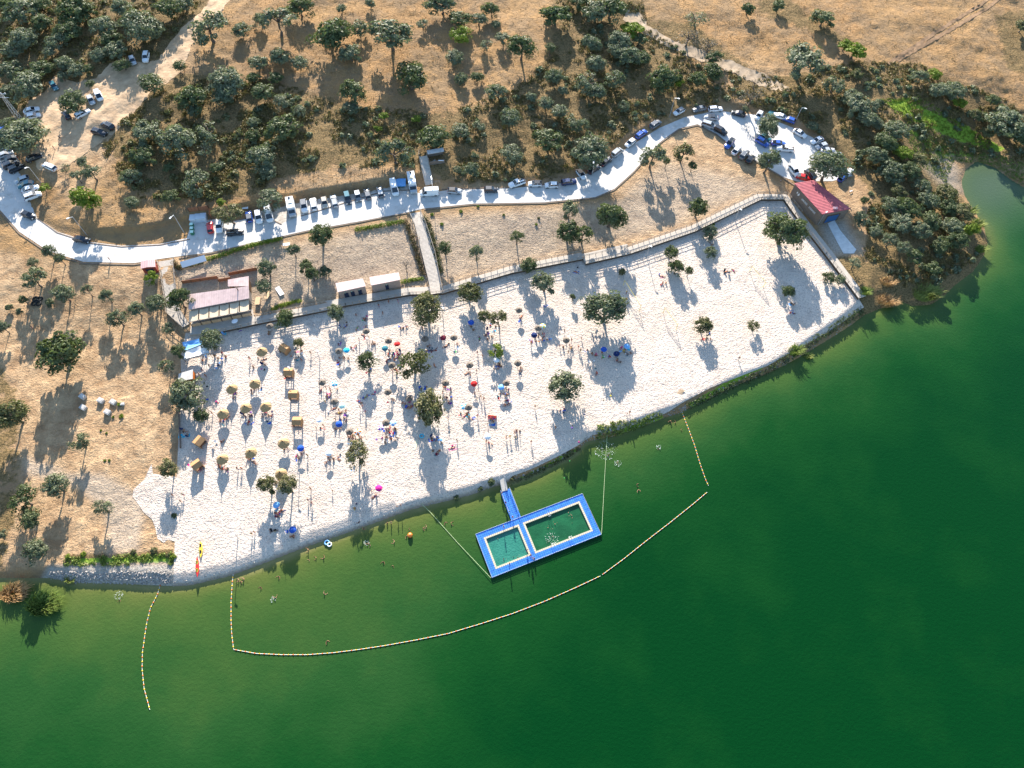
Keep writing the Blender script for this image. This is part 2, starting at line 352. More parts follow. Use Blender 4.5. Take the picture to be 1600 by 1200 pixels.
def raw_mesh(name, co, q):
    me = bpy.data.meshes.new(name); k = q.shape[1]
    me.vertices.add(len(co)); me.vertices.foreach_set('co', np.asarray(co, np.float32).ravel())
    me.loops.add(q.size); me.loops.foreach_set('vertex_index', q.ravel().astype(np.int32))
    me.polygons.add(len(q)); me.polygons.foreach_set('loop_start', (np.arange(len(q))*k).astype(np.int32))
    try: me.polygons.foreach_set('loop_total', np.full(len(q), k, np.int32))
    except Exception: pass
    me.update(calc_edges=True); return me
ZZ = zf(UU, VV)
me = grid_mesh('ground', UU, VV, ZZ); me.shade_smooth()
scrub = np.maximum.reduce([
    0.85*soft([(-300,-500),(300,-500),(330,0),(300,60),(190,150),(120,185),(60,230),(-300,260)]),
    0.75*soft([(395,120),(470,140),(520,150),(600,170),(700,175),(800,140),(840,110),(870,40),(840,-60),(1000,-60),(1010,40),(1090,110),(1150,150),(1100,165),(1000,195),(930,255),(860,280),(700,285),(640,260),(520,265),(380,295),(300,250),(360,180)]),
    0.72*soft([(170,150),(250,110),(300,110),(420,140),(420,300),(330,320),(220,300),(170,240)]),
    0.9*soft([(1130,110),(1220,120),(1340,95),(1440,100),(1600,170),(1800,220),(1800,330),(1560,250),(1480,240),(1500,300),(1560,400),(1480,490),(1400,490),(1350,400),(1360,300),(1300,230),(1240,180),(1170,170)]),
    0.8*soft([(1290,390),(1350,400),(1450,430),(1440,510),(1350,520)]), 0.75*soft([(1550,20),(1610,10),(1700,160),(1570,110)]),
    0.75*soft([(1200,-40),(1260,20),(1330,60),(1350,100),(1290,60),(1180,20)], 10), 0.7*soft([(940,20),(1080,30),(1180,110),(1120,110),(1000,60)]),
    0.62*soft([(0,560),(30,600),(40,760),(10,900),(-60,900),(-60,560)], 20),
    0.75*soft([(100,866),(270,858),(272,884),(100,884)], 6), 0.6*soft([(270,425),(395,405),(400,440),(290,450)], 8)])
dirt = np.maximum.reduce([
    soft([(-300,340),(100,410),(290,415),(300,600),(270,880),(-300,900)], 10), soft([(270,400),(660,335),(1240,300),(1240,420),(280,530)], 10),
    soft([(960,300),(1040,215),(1100,200),(1240,300),(1200,330)], 8), 0.9*soft([(60,160),(150,120),(230,80),(300,70),(290,120),(220,190),(120,330),(60,260)], 14),
    0.55*soft([(1100,100),(1300,100),(1400,150),(1330,270),(1240,230)], 20), 0.9*soft([(1310,260),(1400,330),(1380,470),(1300,420)], 15), 0.5*soft([(400,240),(640,230),(650,290),(400,300)], 10)])
lush = np.maximum.reduce([0.9*soft([(1378,158),(1425,150),(1450,172),(1500,190),(1570,232),(1560,240),(1500,222),(1460,205),(1420,186)], 9), 0.6*soft([(1400,190),(1520,240),(1600,260),(1560,250),(1470,250),(1430,220)], 14),
    0.7*soft([(960,668),(1035,640),(1040,655),(965,684)], 5), 0.8*soft([(795,755),(900,700),(905,712),(800,762)], 5), 0.8*soft([(1075,630),(1340,478),(1345,488),(1080,640)], 5),
    0.8*soft([(110,872),(270,868),(270,880),(110,882)], 4), 0.3*soft([(0,870),(60,870),(100,905),(0,905)], 8)])
gravel = np.maximum.reduce([0.5*soft([(40,715),(110,740),(160,740),(230,780),(215,860),(170,865),(165,800),(120,760),(40,740)], 10), 0.9*soft([(75,884),(275,880),(275,925),(60,915)], 6),
    0.5*soft([(1430,245),(1490,245),(1505,300),(1480,300)], 12), 0.42*soft([(280,420),(640,345),(960,318),(1040,250),(1200,290),(1060,350),(800,415),(640,450),(290,500)], 14), 0.8*soft([(1280,350),(1320,345),(1345,390),(1300,400)], 10)])
road_edge = np.clip(1-np.abs(VV-LR1(UU))/10, 0, 1)*np.where(UU > 640, 0.8, 0.2)
for n_, a_ in (('scrub', np.clip(scrub-0.5*gravel, 0, 1)), ('dirt', np.maximum(dirt, road_edge)), ('lush', lush), ('gravel', gravel)): setattrs(me, n_, a_.ravel())
ground = tag(link_mesh('ground', me, MATS['dry_hillside']), kind='structure')
def densify(P, step=4.0):
    out = []
    for i in range(len(P)):
        a = Vector(P[i]); b = Vector(P[(i+1) % len(P)]); n = max(1, int((b-a).length/step))
        out += [a+(b-a)*k/n for k in range(n)]
    return out
def jitter(P, a, step=5.0):
    Q = densify(P, step); return [q+Vector((random.uniform(-a, a), random.uniform(-a, a))) for q in Q]
def sheet(name, P, mat, dz, kind='structure', zfun=None, step=4.0, wob=0.0):
    Q = jitter(P, wob, step+1) if wob else densify(P, step)
    x0, x1 = min(q.x for q in Q), max(q.x for q in Q); y0, y1 = min(q.y for q in Q), max(q.y for q in Q)
    gx, gy = np.meshgrid(np.arange(x0-x0 % 4, x1, step), np.arange(y0-y0 % 4, y1, step)); k = inpoly(gx, gy, [tuple(q) for q in Q])
    pts = [Vector((float(a), float(b))) for a, b in zip(gx[k], gy[k])]
    n = len(Q)
    r = delaunay_2d_cdt([q.copy() for q in Q]+pts, [], [list(range(n))], 1, 1e-3)
    uv = np.array([tuple(a) for a in r[0]]); z = (zf(uv[:, 0], uv[:, 1]) if zfun is None else zfun(uv[:, 0], uv[:, 1]))+dz
    x, y = atv(uv[:, 0], uv[:, 1], z)
    fs = [tuple(f) for f in r[2]]
    o = mk(name, list(zip(x.tolist(), y.tolist(), z.tolist())), fs, mat, smooth=True)
    bm = bmesh.new(); bm.from_mesh(o.data); bmesh.ops.recalc_face_normals(bm, faces=bm.faces)
    if sum(f.normal.z for f in bm.faces) < 0: bmesh.ops.reverse_faces(bm, faces=bm.faces)
    bm.to_mesh(o.data); bm.free(); o.data.shade_smooth()
    o['kind'] = kind
    return o, uv
# beach
shore_b = [(u, v) for u, v in SHORE if 268 <= u <= 1332]
BEACH = [(272,882),(273,846),(262,843),(256,848),(246,842),(243,826),(238,812),(224,800),(216,788),(207,775),(209,764),(218,756),(226,748),(233,732),(237,725),(239,740),(262,743),(276,745),(280,660),(284,600),(282,560),(290,520)]
BEACH += [(330,517),(400,503),(512,481),(540,474),(640,457),(692,455),(800,423),(912,401),(985,392),(1087,357),(1190,309),(1222,309),(1240,335),(1290,395),(1340,464),(1350,480)]
BEACH += [(1300,515),(1200,571),(1110,606),(1065,630),(1045,643)]+[(1030,650),(1000,660),(965,672),(925,680),(905,695),(870,714),(830,733),(800,744)]+[(u, v+3) for u, v in SHORE[::-1] if 268 <= u <= 790]
beach, uvb = sheet('beach_sand', BEACH, MATS['beach_sand'], 0.06, wob=0.0)
setattrs(beach.data, 'wet', np.clip(1-sdf(uvb[:, 0], uvb[:, 1])/9.0, 0, 1)*(uvb[:, 0] < 1000))
# road and tracks
up_ = [(-60,150),(0,203),(12,215),(25,250),(40,300),(58,340),(90,362),(140,378),(190,384),(250,381),(292,372),(300,345),(345,342),(349,347),(388,340),(430,345),(438,350),(470,338),(480,322),(560,307),(600,296),(640,298),(660,303),(700,297),(800,294),(880,286),(930,266),(980,231),(1030,200),(1070,183),(1120,173),(1190,180),(1240,200),(1280,220),(1310,245),(1332,275),(1300,283),(1272,283),(1262,288)]
lo_ = [(1247,284),(1225,277),(1190,256),(1150,233),(1120,209),(1090,194),(1060,201),(1030,223),(990,268),(960,295),(930,308),(850,316),(740,318),(660,326),(640,331),(560,346),(480,360),(400,378),(330,394),(260,403),(210,411),(130,409),(75,392),(30,362),(0,328),(-60,240)]
road, _ = sheet('road', up_+lo_, MATS['pale_road'], 0.05)
sheet('gravel_parking', [(400,332),(480,314),(560,302),(645,286),(648,301),(600,297),(560,308),(480,323),(470,339),(438,351),(410,345),(396,340)], MATS['gravel_ground'], 0.04, wob=1.0)
sheet('dirt_track', [(345,-20),(370,-20),(352,10),(322,45),(300,70),(285,110),(262,128),(240,140),(222,160),(188,200),(150,228),(118,250),(85,272),(60,266),(48,240),(60,215),(40,205),(36,180),(44,158),(70,145),(84,118),(120,128),(150,122),(172,100),(190,90),(215,98),(245,95),(262,72),(280,48),(312,20)], MATS['dirt_track_earth'], 0.05, wob=1.5)
for P in ([(1400,92),(1470,52),(1540,12),(1570,-12),(1576,-12),(1545,14),(1474,56),(1404,96)], [(1385,98),(1464,46),(1530,6),(1555,-12),(1560,-12),(1535,8),(1468,50),(1390,102)]):
    sheet('wheel_track', P, pmat('worn_earth', (0.23,0.14,0.075), 0.95, noise=(0.8, 0.3)), 0.10, wob=0.8)
sheet('gravel_path', [(976,14),(1000,20),(1012,38),(1050,62),(1100,80),(1140,95),(1200,118),(1235,140),(1200,140),(1150,115),(1080,90),(1040,72),(1000,48),(975,30)], pmat('tan_track', (0.40,0.30,0.20), .95, noise=(.6,.25)), 0.08, wob=2.0)
# kerbs along the road, real steps
def strip(name, pts, wid, h, mat, dz=0.0, smp=3.0, closed=False):
    Q = [Vector(pts[0])]
    for a, b in zip(pts[:-1], pts[1:]):
        a = Vector(a); b = Vector(b); n = max(1, int((b-a).length/smp)); Q += [a+(b-a)*k/n for k in range(1, n+1)]
    P = [gp(q.x, q.y) for q in Q]; mb = MB(); V = []; 
    for i, q in enumerate(P):
        d = P[min(i+1, len(P)-1)]-P[max(i-1, 0)]; d.z = 0; d.normalize(); nn = Vector((-d.y, d.x, 0))*wid/2
        V += [q+nn+Vector((0,0,-0.3)), q+nn+Vector((0,0,h+dz)), q-nn+Vector((0,0,h+dz)), q-nn+Vector((0,0,-0.3))]
    fs = [(4*i+k, 4*i+(k+1) % 4, 4*i+4+(k+1) % 4, 4*i+4+k) for i in range(len(P)-1) for k in range(3)]+[(0,1,2,3), tuple(4*(len(P)-1)+k for k in (3,2,1,0))]
    return mb.add(V, fs).build(name, mat)
KM = pmat('kerb_stone', (0.20,0.15,0.11), 0.9, noise=(2, 0.2))
for seg in ([(0,331),(30,365),(75,395),(130,412),(210,414),(246,409)], [(280,404),(330,396),(400,380),(480,362),(560,348),(636,333)], [(663,328),(740,320),(850,318),(930,310),(960,297),(990,270),(1030,225),(1060,203),(1090,196),(1120,211),(1150,235),(1190,258),(1225,279),(1243,291)]):
    strip('kerb', seg, 0.35, 0.16, KM)['kind'] = 'structure'
for seg in ([(58,341),(90,364),(140,380),(190,386),(250,383),(297,374)], [(349,348),(388,341)], [(430,346),(440,351)], [(470,338),(600,299),(646,297)], [(690,296),(800,293),(880,285)]):
    strip('kerb', seg, 0.3, 0.14, KM)['kind'] = 'structure'
# water
wu = np.concatenate([np.linspace(-1500,-50,30), np.arange(-40, 1650, 6), np.linspace(1680, 3400, 40)]); wv = np.concatenate([np.linspace(180, 230, 6), np.arange(236, 1206, 6), np.linspace(1230, 2600, 14)])
WU, WV = np.meshgrid(wu, wv); dw = -sdf(WU, WV)
me = grid_mesh('water', WU, WV, np.zeros(WU.shape)); me.shade_smooth()
# silt spreads widely off the bathing beach, little off the steep right bank
reach = np.interp(WU, [-300,0,300,600,760,900,1050,1250,1450,1600,2000], [190,240,300,280,170,100,80,75,65,55,60])
sh = np.exp(-np.clip(dw, 0, None)/reach)*0.68+0.42*np.exp(-np.clip(dw, 0, None)/13)*np.interp(WU, [0,300,900,1000,1400,1600], [0.7,1,0.9,0.35,0.22,0.2])+0.05*np.clip((520-WU)/600, 0, 1)*np.clip((1200-WV)/500, 0, 1)
setattrs(me, 'shallow', sh.ravel()); setattrs(me, 'silt', (np.exp(-((WU-1545)/70)**2-((WV-285)/60)**2)*0.9).ravel())
water = tag(link_mesh('water', me, MATS['murky_water']), kind='structure')
# ------------------------------------------------------------------ trees
def leaf_mesh(name, seed, n, per, flat=0.75, leaf=0.075, gap=0.0, hang=0.3, core=0.25):
    rs = np.random.RandomState(seed); C = []
    while len(C) < n:
        d = rs.normal(size=3); d /= np.linalg.norm(d)
        if d[2] < -hang*1.6: continue
        r = rs.uniform(core, 0.80)**0.6*0.86; p = d*r
        if gap and vnoise(np.array([p[0]*2.2+9]), np.array([p[1]*2.2+p[2]*2]), seed+5)[0] > 0.5-gap: continue
        C.append(p)
    vs = []; nrm = []; 
    for p in C:
        cr = rs.uniform(0.16, 0.33)
        d = rs.normal(size=(per, 3)); d /= np.linalg.norm(d, axis=1)[:, None]; d[:, 2] = np.abs(d[:, 2])*0.85-0.18
        q = p+d*cr*rs.uniform(0.65, 1.05, (per, 1)); q[:, 2] *= flat
        vs.append(q); nn = d+p*0.5+rs.normal(size=(per, 3))*0.45; nrm.append(nn/np.linalg.norm(nn, axis=1)[:, None])
    q = np.concatenate(vs); nn = np.concatenate(nrm); k = len(q); q[:, 2] -= q[:, 2].mean()
    a = np.cross(nn, rs.normal(size=(k, 3))); a /= np.linalg.norm(a, axis=1)[:, None]; b = np.cross(nn, a)
    s1 = leaf*rs.uniform(0.6, 1.35, (k, 1)); s2 = s1*rs.uniform(0.45, 0.8, (k, 1))
    co = np.stack([q-a*s1, q-b*s2, q+a*s1, q+b*s2], 1).reshape(-1, 3); f = np.arange(4*k).reshape(k, 4)
    return raw_mesh(name, co, f)
def trunk_mesh(seed, limbs=5, r0=0.055, thin=False):
    rd = random.Random(seed); mb = MB()
    b = [Vector((0, 0, 0))]; x = y = 0
    for i in range(1, 5):
        x += rd.uniform(-.05, .05); y += rd.uniform(-.05, .05); b.append(Vector((x, y, i*0.16)))
    mb.tube([Vector((0,0,-0.12))]+b, [r0*1.7, r0*1.35, r0*1.05, r0*0.95, r0*0.85, r0*0.8], 8)
    for k in range(limbs):
        a = 2*math.pi*k/limbs+rd.uniform(-.4, .4); o = rd.uniform(.22, .42)
        p1 = b[-1]+Vector((math.cos(a)*o*.4, math.sin(a)*o*.4, .16)); p2 = b[-1]+Vector((math.cos(a)*o, math.sin(a)*o, .36)); p3 = b[-1]+Vector((math.cos(a+.3)*o*1.35, math.sin(a+.3)*o*1.35, .5))
        mb.tube([b[-1], p1, p2, p3], [r0*.7, r0*.5, r0*.33, r0*.12], 6)
    me = bpy.data.meshes.new('trunk'); me.from_pydata(mb.v, [], mb.f); me.shade_smooth(); me.materials.append(BARK); return me
CROWN = {}
def crown(kind, i, lm):
    k = (kind, i, lm)
    if k not in CROWN:
        a = dict(oak=dict(n=42, per=62, leaf=0.062, gap=0.12), wide=dict(n=74, per=60, flat=0.72, leaf=0.05, gap=0.1), open=dict(n=30, per=48, leaf=0.065, gap=0.18, core=0.35),
                 sparse=dict(n=22, per=30, leaf=0.055, gap=0.2, core=0.4), bush=dict(n=26, per=62, flat=0.8, leaf=0.085, hang=0.1, core=0.1), bare=dict(n=22, per=22, leaf=0.035, gap=0.1, core=0.3))[kind]
        me = leaf_mesh('crown', 100+i*7+len(kind), **a); me.materials.append(LEAF[lm]); CROWN[k] = me
    return CROWN[k]
TR = [trunk_mesh(i) for i in range(4)]
TN = {'g':'grey-green', 'd':'dark green', 'o':'olive green', 'y':'bright yellow-green', 'b':'bare greyish'}
G_B = 'shade trees standing on the beach sand'; G_S = 'young trees on the dry strip between road and beach'; G_P = 'young trees on the bare earth left of the beach'; G_H = 'oaks scattered over the hillside'; G_R = 'trees crowding the right bank'
def tree(u, v, rp, lm='g', kind='oak', b=None, s=None, h=None, group=None, desc=None, name='oak_tree', cat='tree', scale=1.0):
    i = random.randrange(4); r = rp*mpp(u, v)*(1.12 if group == G_R else 1.34 if group == G_H else 1.26)
    if b:                                     # where the trunk meets the ground in the photo
        P = gp(*b); best = min((abs((at(u, v, P.z+hh)-P).xy.length-0), hh) for hh in np.arange(r*0.6, 16, .15))[1]; hc = min(best, r*0.6+2.1); P = below(u, v, hc); C = at(u, v, P.z+hc)
    elif s:                                   # where the crown's shadow lies
        S = gp(*s); cot = math.cos(R(SUN_EL))/math.sin(R(SUN_EL)); best = 1e9; hc = r
        for hh in np.arange(r*0.8, 15, .15):
            C = at(u, v, S.z+hh); sh = C-SUND/SUND.z*hh; d = (sh-S).xy.length
            if d < best: best, hc = d, hh
        hc = max(hc*.9, r*.7)
        P = below(u, v, hc); C = P+Vector((0, 0, hc))
    else:
        hc = h or (r*0.50+(0.4 if r < 2 else 0.6)); P = below(u, v, hc); C = P+Vector((0, 0, hc))
    if not b:                                 # natural lean
        off = Vector((random.uniform(-.12, .12)*hc, random.uniform(-.12, .12)*hc, 0)); P = P+off; P.z = gz(P.x, P.y)
    t = empty(name, P); d = C-P
    cr = bpy.data.objects.new('crown', crown(kind, i, lm)); COL.objects.link(cr); cr.parent = t; cr.location = d
    fz = random.uniform(.95, 1.2) if group in (G_B, G_S, G_P) else random.uniform(.62, .82); r = r*(.86 if kind == 'wide' else 1); cr.scale = (r*random.uniform(.95, 1.18), r*random.uniform(.8, 1.05), r*fz); cr.rotation_euler = (random.uniform(-.1, .1), random.uniform(-.1, .1), random.uniform(0, 6.28))
    tm = bpy.data.objects.new('trunk', TR[i]); COL.objects.link(tm); tm.parent = t
    L = max(d.length, 0.5); tr = max(r*1.1, 1.0); q = d.to_track_quat('Z', 'Y'); tm.rotation_mode = 'QUATERNION'; tm.rotation_quaternion = q @ Euler((0, 0, random.uniform(0, 6.28))).to_quaternion()
    tm.scale = (tr, tr, L/0.86)
    sz = 'small' if rp < 11 else 'medium-sized' if rp < 18 else 'large' if rp < 27 else 'very large'
    word = {'bush':'bushy tree', 'wide':'spreading oak', 'open':'open-crowned tree', 'sparse':'thin-crowned tree', 'bare':'leafless tree', 'oak':'round-crowned oak'}[kind]
    note(t, desc or f'{sz} {TN[lm]} {word}', cat, u, v, group)
    return t
def T(s_, **k):
    for w_ in s_.split():
        a = w_.split(','); lm = a[3] if len(a) > 3 and a[3] else 'g'; kd = {'':'oak','w':'wide','p':'open','s':'sparse','u':'bush','x':'bare'}[a[4] if len(a) > 4 else '']
        kk = dict(k)
        if len(a) > 6:
            if a[5][0] == 'b': kk['b'] = (float(a[5][1:]), float(a[6]))
            else: kk['s'] = (float(a[5][1:]), float(a[6]))
        tree(float(a[0]), float(a[1]), float(a[2]), lm, kd, **kk)
T('665,480,31,o,w,s698,570 645,566,24,o,p,s652,655 574,562,15,d,,s583,630 734,455,17,o,,s742,522 757,493,10,o,,s766,560 778,496,13,o,p,s792,575 774,547,12,y,p,s782,600 850,441,18,g,,s866,520 826,413,13,d,,s838,480 895,464,5,d,,s902,500 945,481,34,g,w,s965,580 883,601,26,g,,s897,690 670,634,26,o,,s698,735 557,708,20,o,p,s568,800 417,757,16,o,,s426,845 448,756,15,o,,s460,850 524,487,14,g,,s536,548 443,497,16,d,,s450,560 466,536,8,o,,s472,575 1049,393,11,d,,s1060,448 1058,417,13,d,,s1068,470 1077,422,7,d,,s1090,470 1110,362,11,g,,s1121,395 1111,393,10,g,,s1122,440 1100,507,13,o,,s1109,562 1178,508,9,o,p,s1184,541 972,424,6,o,,s975,445 1227,358,36,d,w,s1246,440 1232,453,11,d,,b1236,468 1296,432,10,d,p,s1306,462 1313,436,8,g,,s1322,466 290,612,25,g,,s300,650 312,647,12,d,,s324,690 262,730,15,o,,b277,772 278,548,12,d,,b285,572', group=G_B)
T('500,365,18,d,,b509,417 477,415,10,d,,b484,445 487,426,12,d,,b490,455 508,423,10,g,u 458,389,9,g,,b460,415 416,418,14,g,,b423,452 411,446,12,g,,b418,470 634,414,9,b,x,b635,435 695,385,11,d,,b699,425 744,393,11,g,,b749,427 808,368,11,d,p,b815,403 890,326,13,g,,b892,346 888,360,17,d,,b898,398 911,364,15,d,p,b901,399 955,333,25,d,,b958,375 1020,243,18,g,p,b1012,270 1042,251,6,d,,b1044,264 1068,237,14,o,p,b1074,266 1083,257,7,d,,b1086,270 1092,322,15,d,,b1090,345 1203,249,21,g,w,b1206,297 1203,196,18,g,w,b1197,220 1298,257,29,g,w,b1290,293 1175,150,18,b,x,b1166,176', group=G_S)
T('280,465,18,d,,b284,500 328,529,17,g,,b322,552 259,571,11,g,p,b265,590 242,472,14,g,,b246,505 212,481,12,g,,b216,505 183,496,14,g,p,b194,540 165,461,11,g,,b176,492 135,452,9,g,p,b142,480 97,457,15,g,,b110,500 50,432,18,g,p,b62,468 75,391,10,g,,b80,410 92,402,9,g,,b96,430 50,409,8,g,p,b56,425 35,467,7,d,,b38,480 77,473,8,g,u 14,480,6,g,u 30,486,6,g,u 90,548,31,d,,b106,572 3,510,9,g,,b10,535 15,645,28,o,w,b30,690 122,689,15,g,p,b133,735 85,758,19,g,,b97,795 33,779,20,d,p,b48,800 43,811,16,d,,b48,832 158,792,14,g,p,b166,850 52,861,18,g,,b60,885 3,835,8,g,u 235,433,11,y,p,b240,450 262,512,10,g,p,b268,530', group=G_P)
T('420,311,18,g,p,b435,335 358,332,17,o,p,b367,357 340,330,9,o,p,b352,355 128,252,9 140,264,14,g,p,b157,292 100,262,8,g,s 118,273,8,g,,b125,290 205,315,11 267,306,12,d 130,306,20,y,,b140,335 68,293,9,y,u 30,208,34,g,w 10,190,13 205,275,14 305,285,22,g,p 335,262,9,d,u 262,262,8,d,u 345,315,7,y,u', group=G_H)
T('30,15,23 115,12,25,d 4,4,16,d 160,40,20 215,36,30,g,w 235,42,18 172,58,15,d 104,46,18,d 35,57,20 88,62,14,g,p 64,33,14,d 155,84,12 178,76,16 18,75,17 15,107,18 62,106,17,d 100,97,14 118,108,12 136,106,8,d 38,132,25 97,118,9 10,140,12 235,128,18,d 113,157,18,d,,b118,172 325,42,26,g,p,b338,65 378,44,13 280,101,9,d 298,152,20,d 352,124,24 350,148,16 302,172,10 228,206,20 222,242,18,d 275,218,27,g 325,206,17,g,p 318,232,14,g,s 395,210,11,d 262,10,18,d 288,4,14 135,14,14,d 60,4,14,d 190,8,16 75,80,10 140,130,7,d 190,100,12,d', group=G_H)
T('432,28,22,g,p,b455,60 470,10,18,d 438,85,15 467,97,12 402,96,13 515,50,27,d 533,12,8 562,42,14,g,p 547,82,16 610,48,26,g,,b617,92 641,118,27,d 550,140,20,d 547,167,12 578,3,8 660,36,9,g,p 690,6,19 718,27,14,d 720,52,16,y,p 748,28,12 775,37,7 785,58,11 760,70,9,g,p 710,88,12 720,122,10 745,118,9,d 778,142,14 767,14,12,d 410,140,15,d 438,159,13 440,197,24,d 468,172,10 405,245,20 418,265,14 395,190,10 615,238,26,g,p 677,212,20,d 720,202,12 748,196,9,g,p 797,182,16 800,238,15,g,p 735,262,11 714,264,7,g,p 430,120,10,d 600,180,7,y,u 590,200,6,y,u 650,185,7,y,u 405,30,12 396,120,10,d', group=G_H)
T('815,70,18,d,,b822,98 860,73,7,d,,b865,95 868,22,20,d,u 930,15,20 955,12,22,d 925,64,13 970,62,17 965,78,12 985,85,18 1000,88,14,d 932,97,14 866,118,13 918,128,18,g,p 932,140,14 960,122,16,g,p 1040,122,21,d 1060,128,8,y,u 1117,88,12,d 1115,110,14,d 1092,122,12,d 1075,58,20,b,x 1108,70,14,b,x 1088,28,16,g,s 853,160,11 874,172,12 903,190,16,g,p 855,215,22,d 922,233,30,g,w 975,165,9,g,p 990,45,16,y,u 1000,60,12,d,u 905,0,14,d 1165,170,6 830,150,8,g,u 1180,130,10,b,x 880,140,8,g,u 1170,12,10,d,u', group=G_H)
T('1287,27,20,d 1256,92,32,g,,b1248,125 1338,78,19,y,u 1322,70,13,y,u 1216,8,12,d,u 1303,132,18,g,p 1330,150,15 1340,163,22,g 1356,182,18,g 1372,190,12 1403,202,20,g 1385,218,18,d 1365,165,12 1368,240,19,g 1412,237,15,y 1436,248,14,o 1396,267,20,g 1424,265,18,d 1270,196,10 1405,297,13,o 1442,290,17,g 1440,118,14,g 1460,115,12,y 1470,140,18,g 1491,140,18,g 1501,160,12,y,u 1553,155,12,d 1575,188,32,g 1592,206,20,d 1395,320,18,g 1420,325,22,d 1452,310,18 1480,300,18,o 1484,322,16,d 1410,346,20,g 1440,358,18,g 1457,342,18,d 1490,352,18,g 1497,372,18,d 1470,382,16,d 1505,330,18,o 1516,356,14,y 1347,340,15,g 1370,362,12,g 1393,373,14,g,p,b1396,392 1414,385,12,g,p,b1402,400 1337,410,11,g,p,b1340,425 1352,312,8,d 1430,400,16,d,u 1460,420,14,d,u 1384,250,12,d 1375,268,10,g,u 1600,40,14,o,u 1340,115,12,o,u 1530,180,14,o,u 1545,205,12,o,u', group=G_R)
# ------------------------------------------------------------------ low scrub, grass (stuff)
def scatter(name, P, n, size, per, lm, kindf='clump', mask=None, h=1.0, seed=1):
    rs = np.random.RandomState(seed); P = np.array(P, float); out = []
    x0, y0 = P.min(0); x1, y1 = P.max(0); U = rs.uniform(x0, x1, n*6); V = rs.uniform(y0, y1, n*6)
    k = inpoly(U, V, P); 
    if mask is not None: k &= mask(U, V, rs)
    U, V = U[k][:n], V[k][:n]; z = zf(U, V); x, y = atv(U, V, z); m_ = len(U)
    s = rs.uniform(size[0], size[1], m_)
    if kindf == 'clump':
        d = rs.normal(size=(m_, per, 3)); d /= np.linalg.norm(d, axis=2)[..., None]; d[..., 2] = np.abs(d[..., 2])*h
        q = np.stack([x, y, z], -1)[:, None]+d*s[:, None, None]*rs.uniform(.5, 1, (m_, per, 1)); nn = d+rs.normal(size=d.shape)*.5; nn /= np.linalg.norm(nn, axis=2)[..., None]
        a = np.cross(nn, rs.normal(size=d.shape)); a /= np.linalg.norm(a, axis=2)[..., None]; b = np.cross(nn, a); l = (s[:, None, None]*0.30)*rs.uniform(.6, 1.3, (m_, per, 1))
        co = np.stack([q-a*l, q-b*l*.7, q+a*l, q+b*l*.7], 2).reshape(-1, 3); f = np.arange(len(co)).reshape(-1, 4)
    else:                                     # blades
        a = rs.uniform(0, 6.28, (m_, per)); r0 = rs.uniform(0, .35, (m_, per)); ln = rs.uniform(.2, .9, (m_, per))
        bx = x[:, None]+np.cos(a)*r0*s[:, None]; by = y[:, None]+np.sin(a)*r0*s[:, None]; tx = bx+np.cos(a)*ln*s[:, None]*.7; ty = by+np.sin(a)*ln*s[:, None]*.7; tz = z[:, None]+h*s[:, None]*rs.uniform(.6, 1, (m_, per))
        wd = .10*s[:, None]; b0 = np.stack([bx-np.sin(a)*wd, by+np.cos(a)*wd, z[:, None]-.05+0*bx], -1); b1 = np.stack([bx+np.sin(a)*wd, by-np.cos(a)*wd, z[:, None]-.05+0*bx], -1)
        co = np.stack([b0, b1, np.stack([tx, ty, tz], -1)], 2).reshape(-1, 3); f = np.arange(len(co)).reshape(-1, 3)
    me = raw_mesh(name, co, f); me.materials.append(LEAF[lm]); o = bpy.data.objects.new(name, me); COL.objects.link(o); o['kind'] = 'stuff'; return o
def offroad(U, V, rs, gap=4):
    k = np.ones(U.shape, bool)
    k &= ~((V > LR1(U)-gap) & (V < LR2(U)+gap)); k &= sdf(U, V) > 3
    k &= ~inpoly(U, V, [(340,-20),(372,-20),(322,50),(285,112),(222,162),(118,250),(85,275),(50,270),(36,180),(50,150),(84,116),(150,120),(190,88),(245,92),(280,45)])
    k &= ~inpoly(U, V, [(645,228),(700,228),(712,292),(650,292)]); return k
def sc_mask(U, V, rs):
    x, y = atv(U, V, 5+0*U); return offroad(U, V, rs) & (vnoise(x/6, y/6, 21)+.6*vnoise(x/2.3, y/2.3, 22) > -0.05)
SCR = [[(-60,-40),(290,-40),(320,0),(290,60),(190,130),(120,190),(60,230),(-60,260)], [(395,120),(470,140),(520,160),(600,170),(700,175),(800,140),(840,110),(880,40),(860,-40),(1000,-40),(1010,40),(1090,100),(1160,150),(1100,172),(1000,190),(930,250),(860,282),(700,288),(640,260),(520,262),(380,290),(300,250),(360,180)],
       [(170,150),(300,110),(420,140),(420,290),(330,310),(220,310),(160,240)], [(1130,110),(1220,120),(1340,95),(1440,100),(1600,170),(1700,240),(1700,300),(1560,250),(1480,240),(1500,330),(1530,400),(1440,460),(1400,440),(1350,400),(1360,300),(1300,230),(1240,180),(1170,170)]]
for i, P in enumerate(SCR):
    tag(scatter('scrub', P, [90, 150, 90, 200][i], (0.7, 1.5), 60, 'g' if i % 2 else 'o', mask=sc_mask, h=.8, seed=70+i), 'grey-green bushes growing together under the oaks', 'scrub')
    tag(scatter('scrub', P, [3000, 5600, 3000, 4400][i], (0.3, 0.85), 15, 's', mask=sc_mask, h=.8, seed=30+i), 'low olive and brown rockrose scrub covering the slope between the oaks', 'scrub')
tag(scatter('dry_grass', [(280,-60),(900,-60),(1640,-60),(1640,170),(1240,110),(1140,160),(1000,200),(880,285),(640,285),(180,365),(160,240),(300,60)], 15000, (0.25, 0.6), 5, 't', 'blade', mask=offroad, h=.8, seed=41), 'short golden dry grass over the open hillside', 'grass')
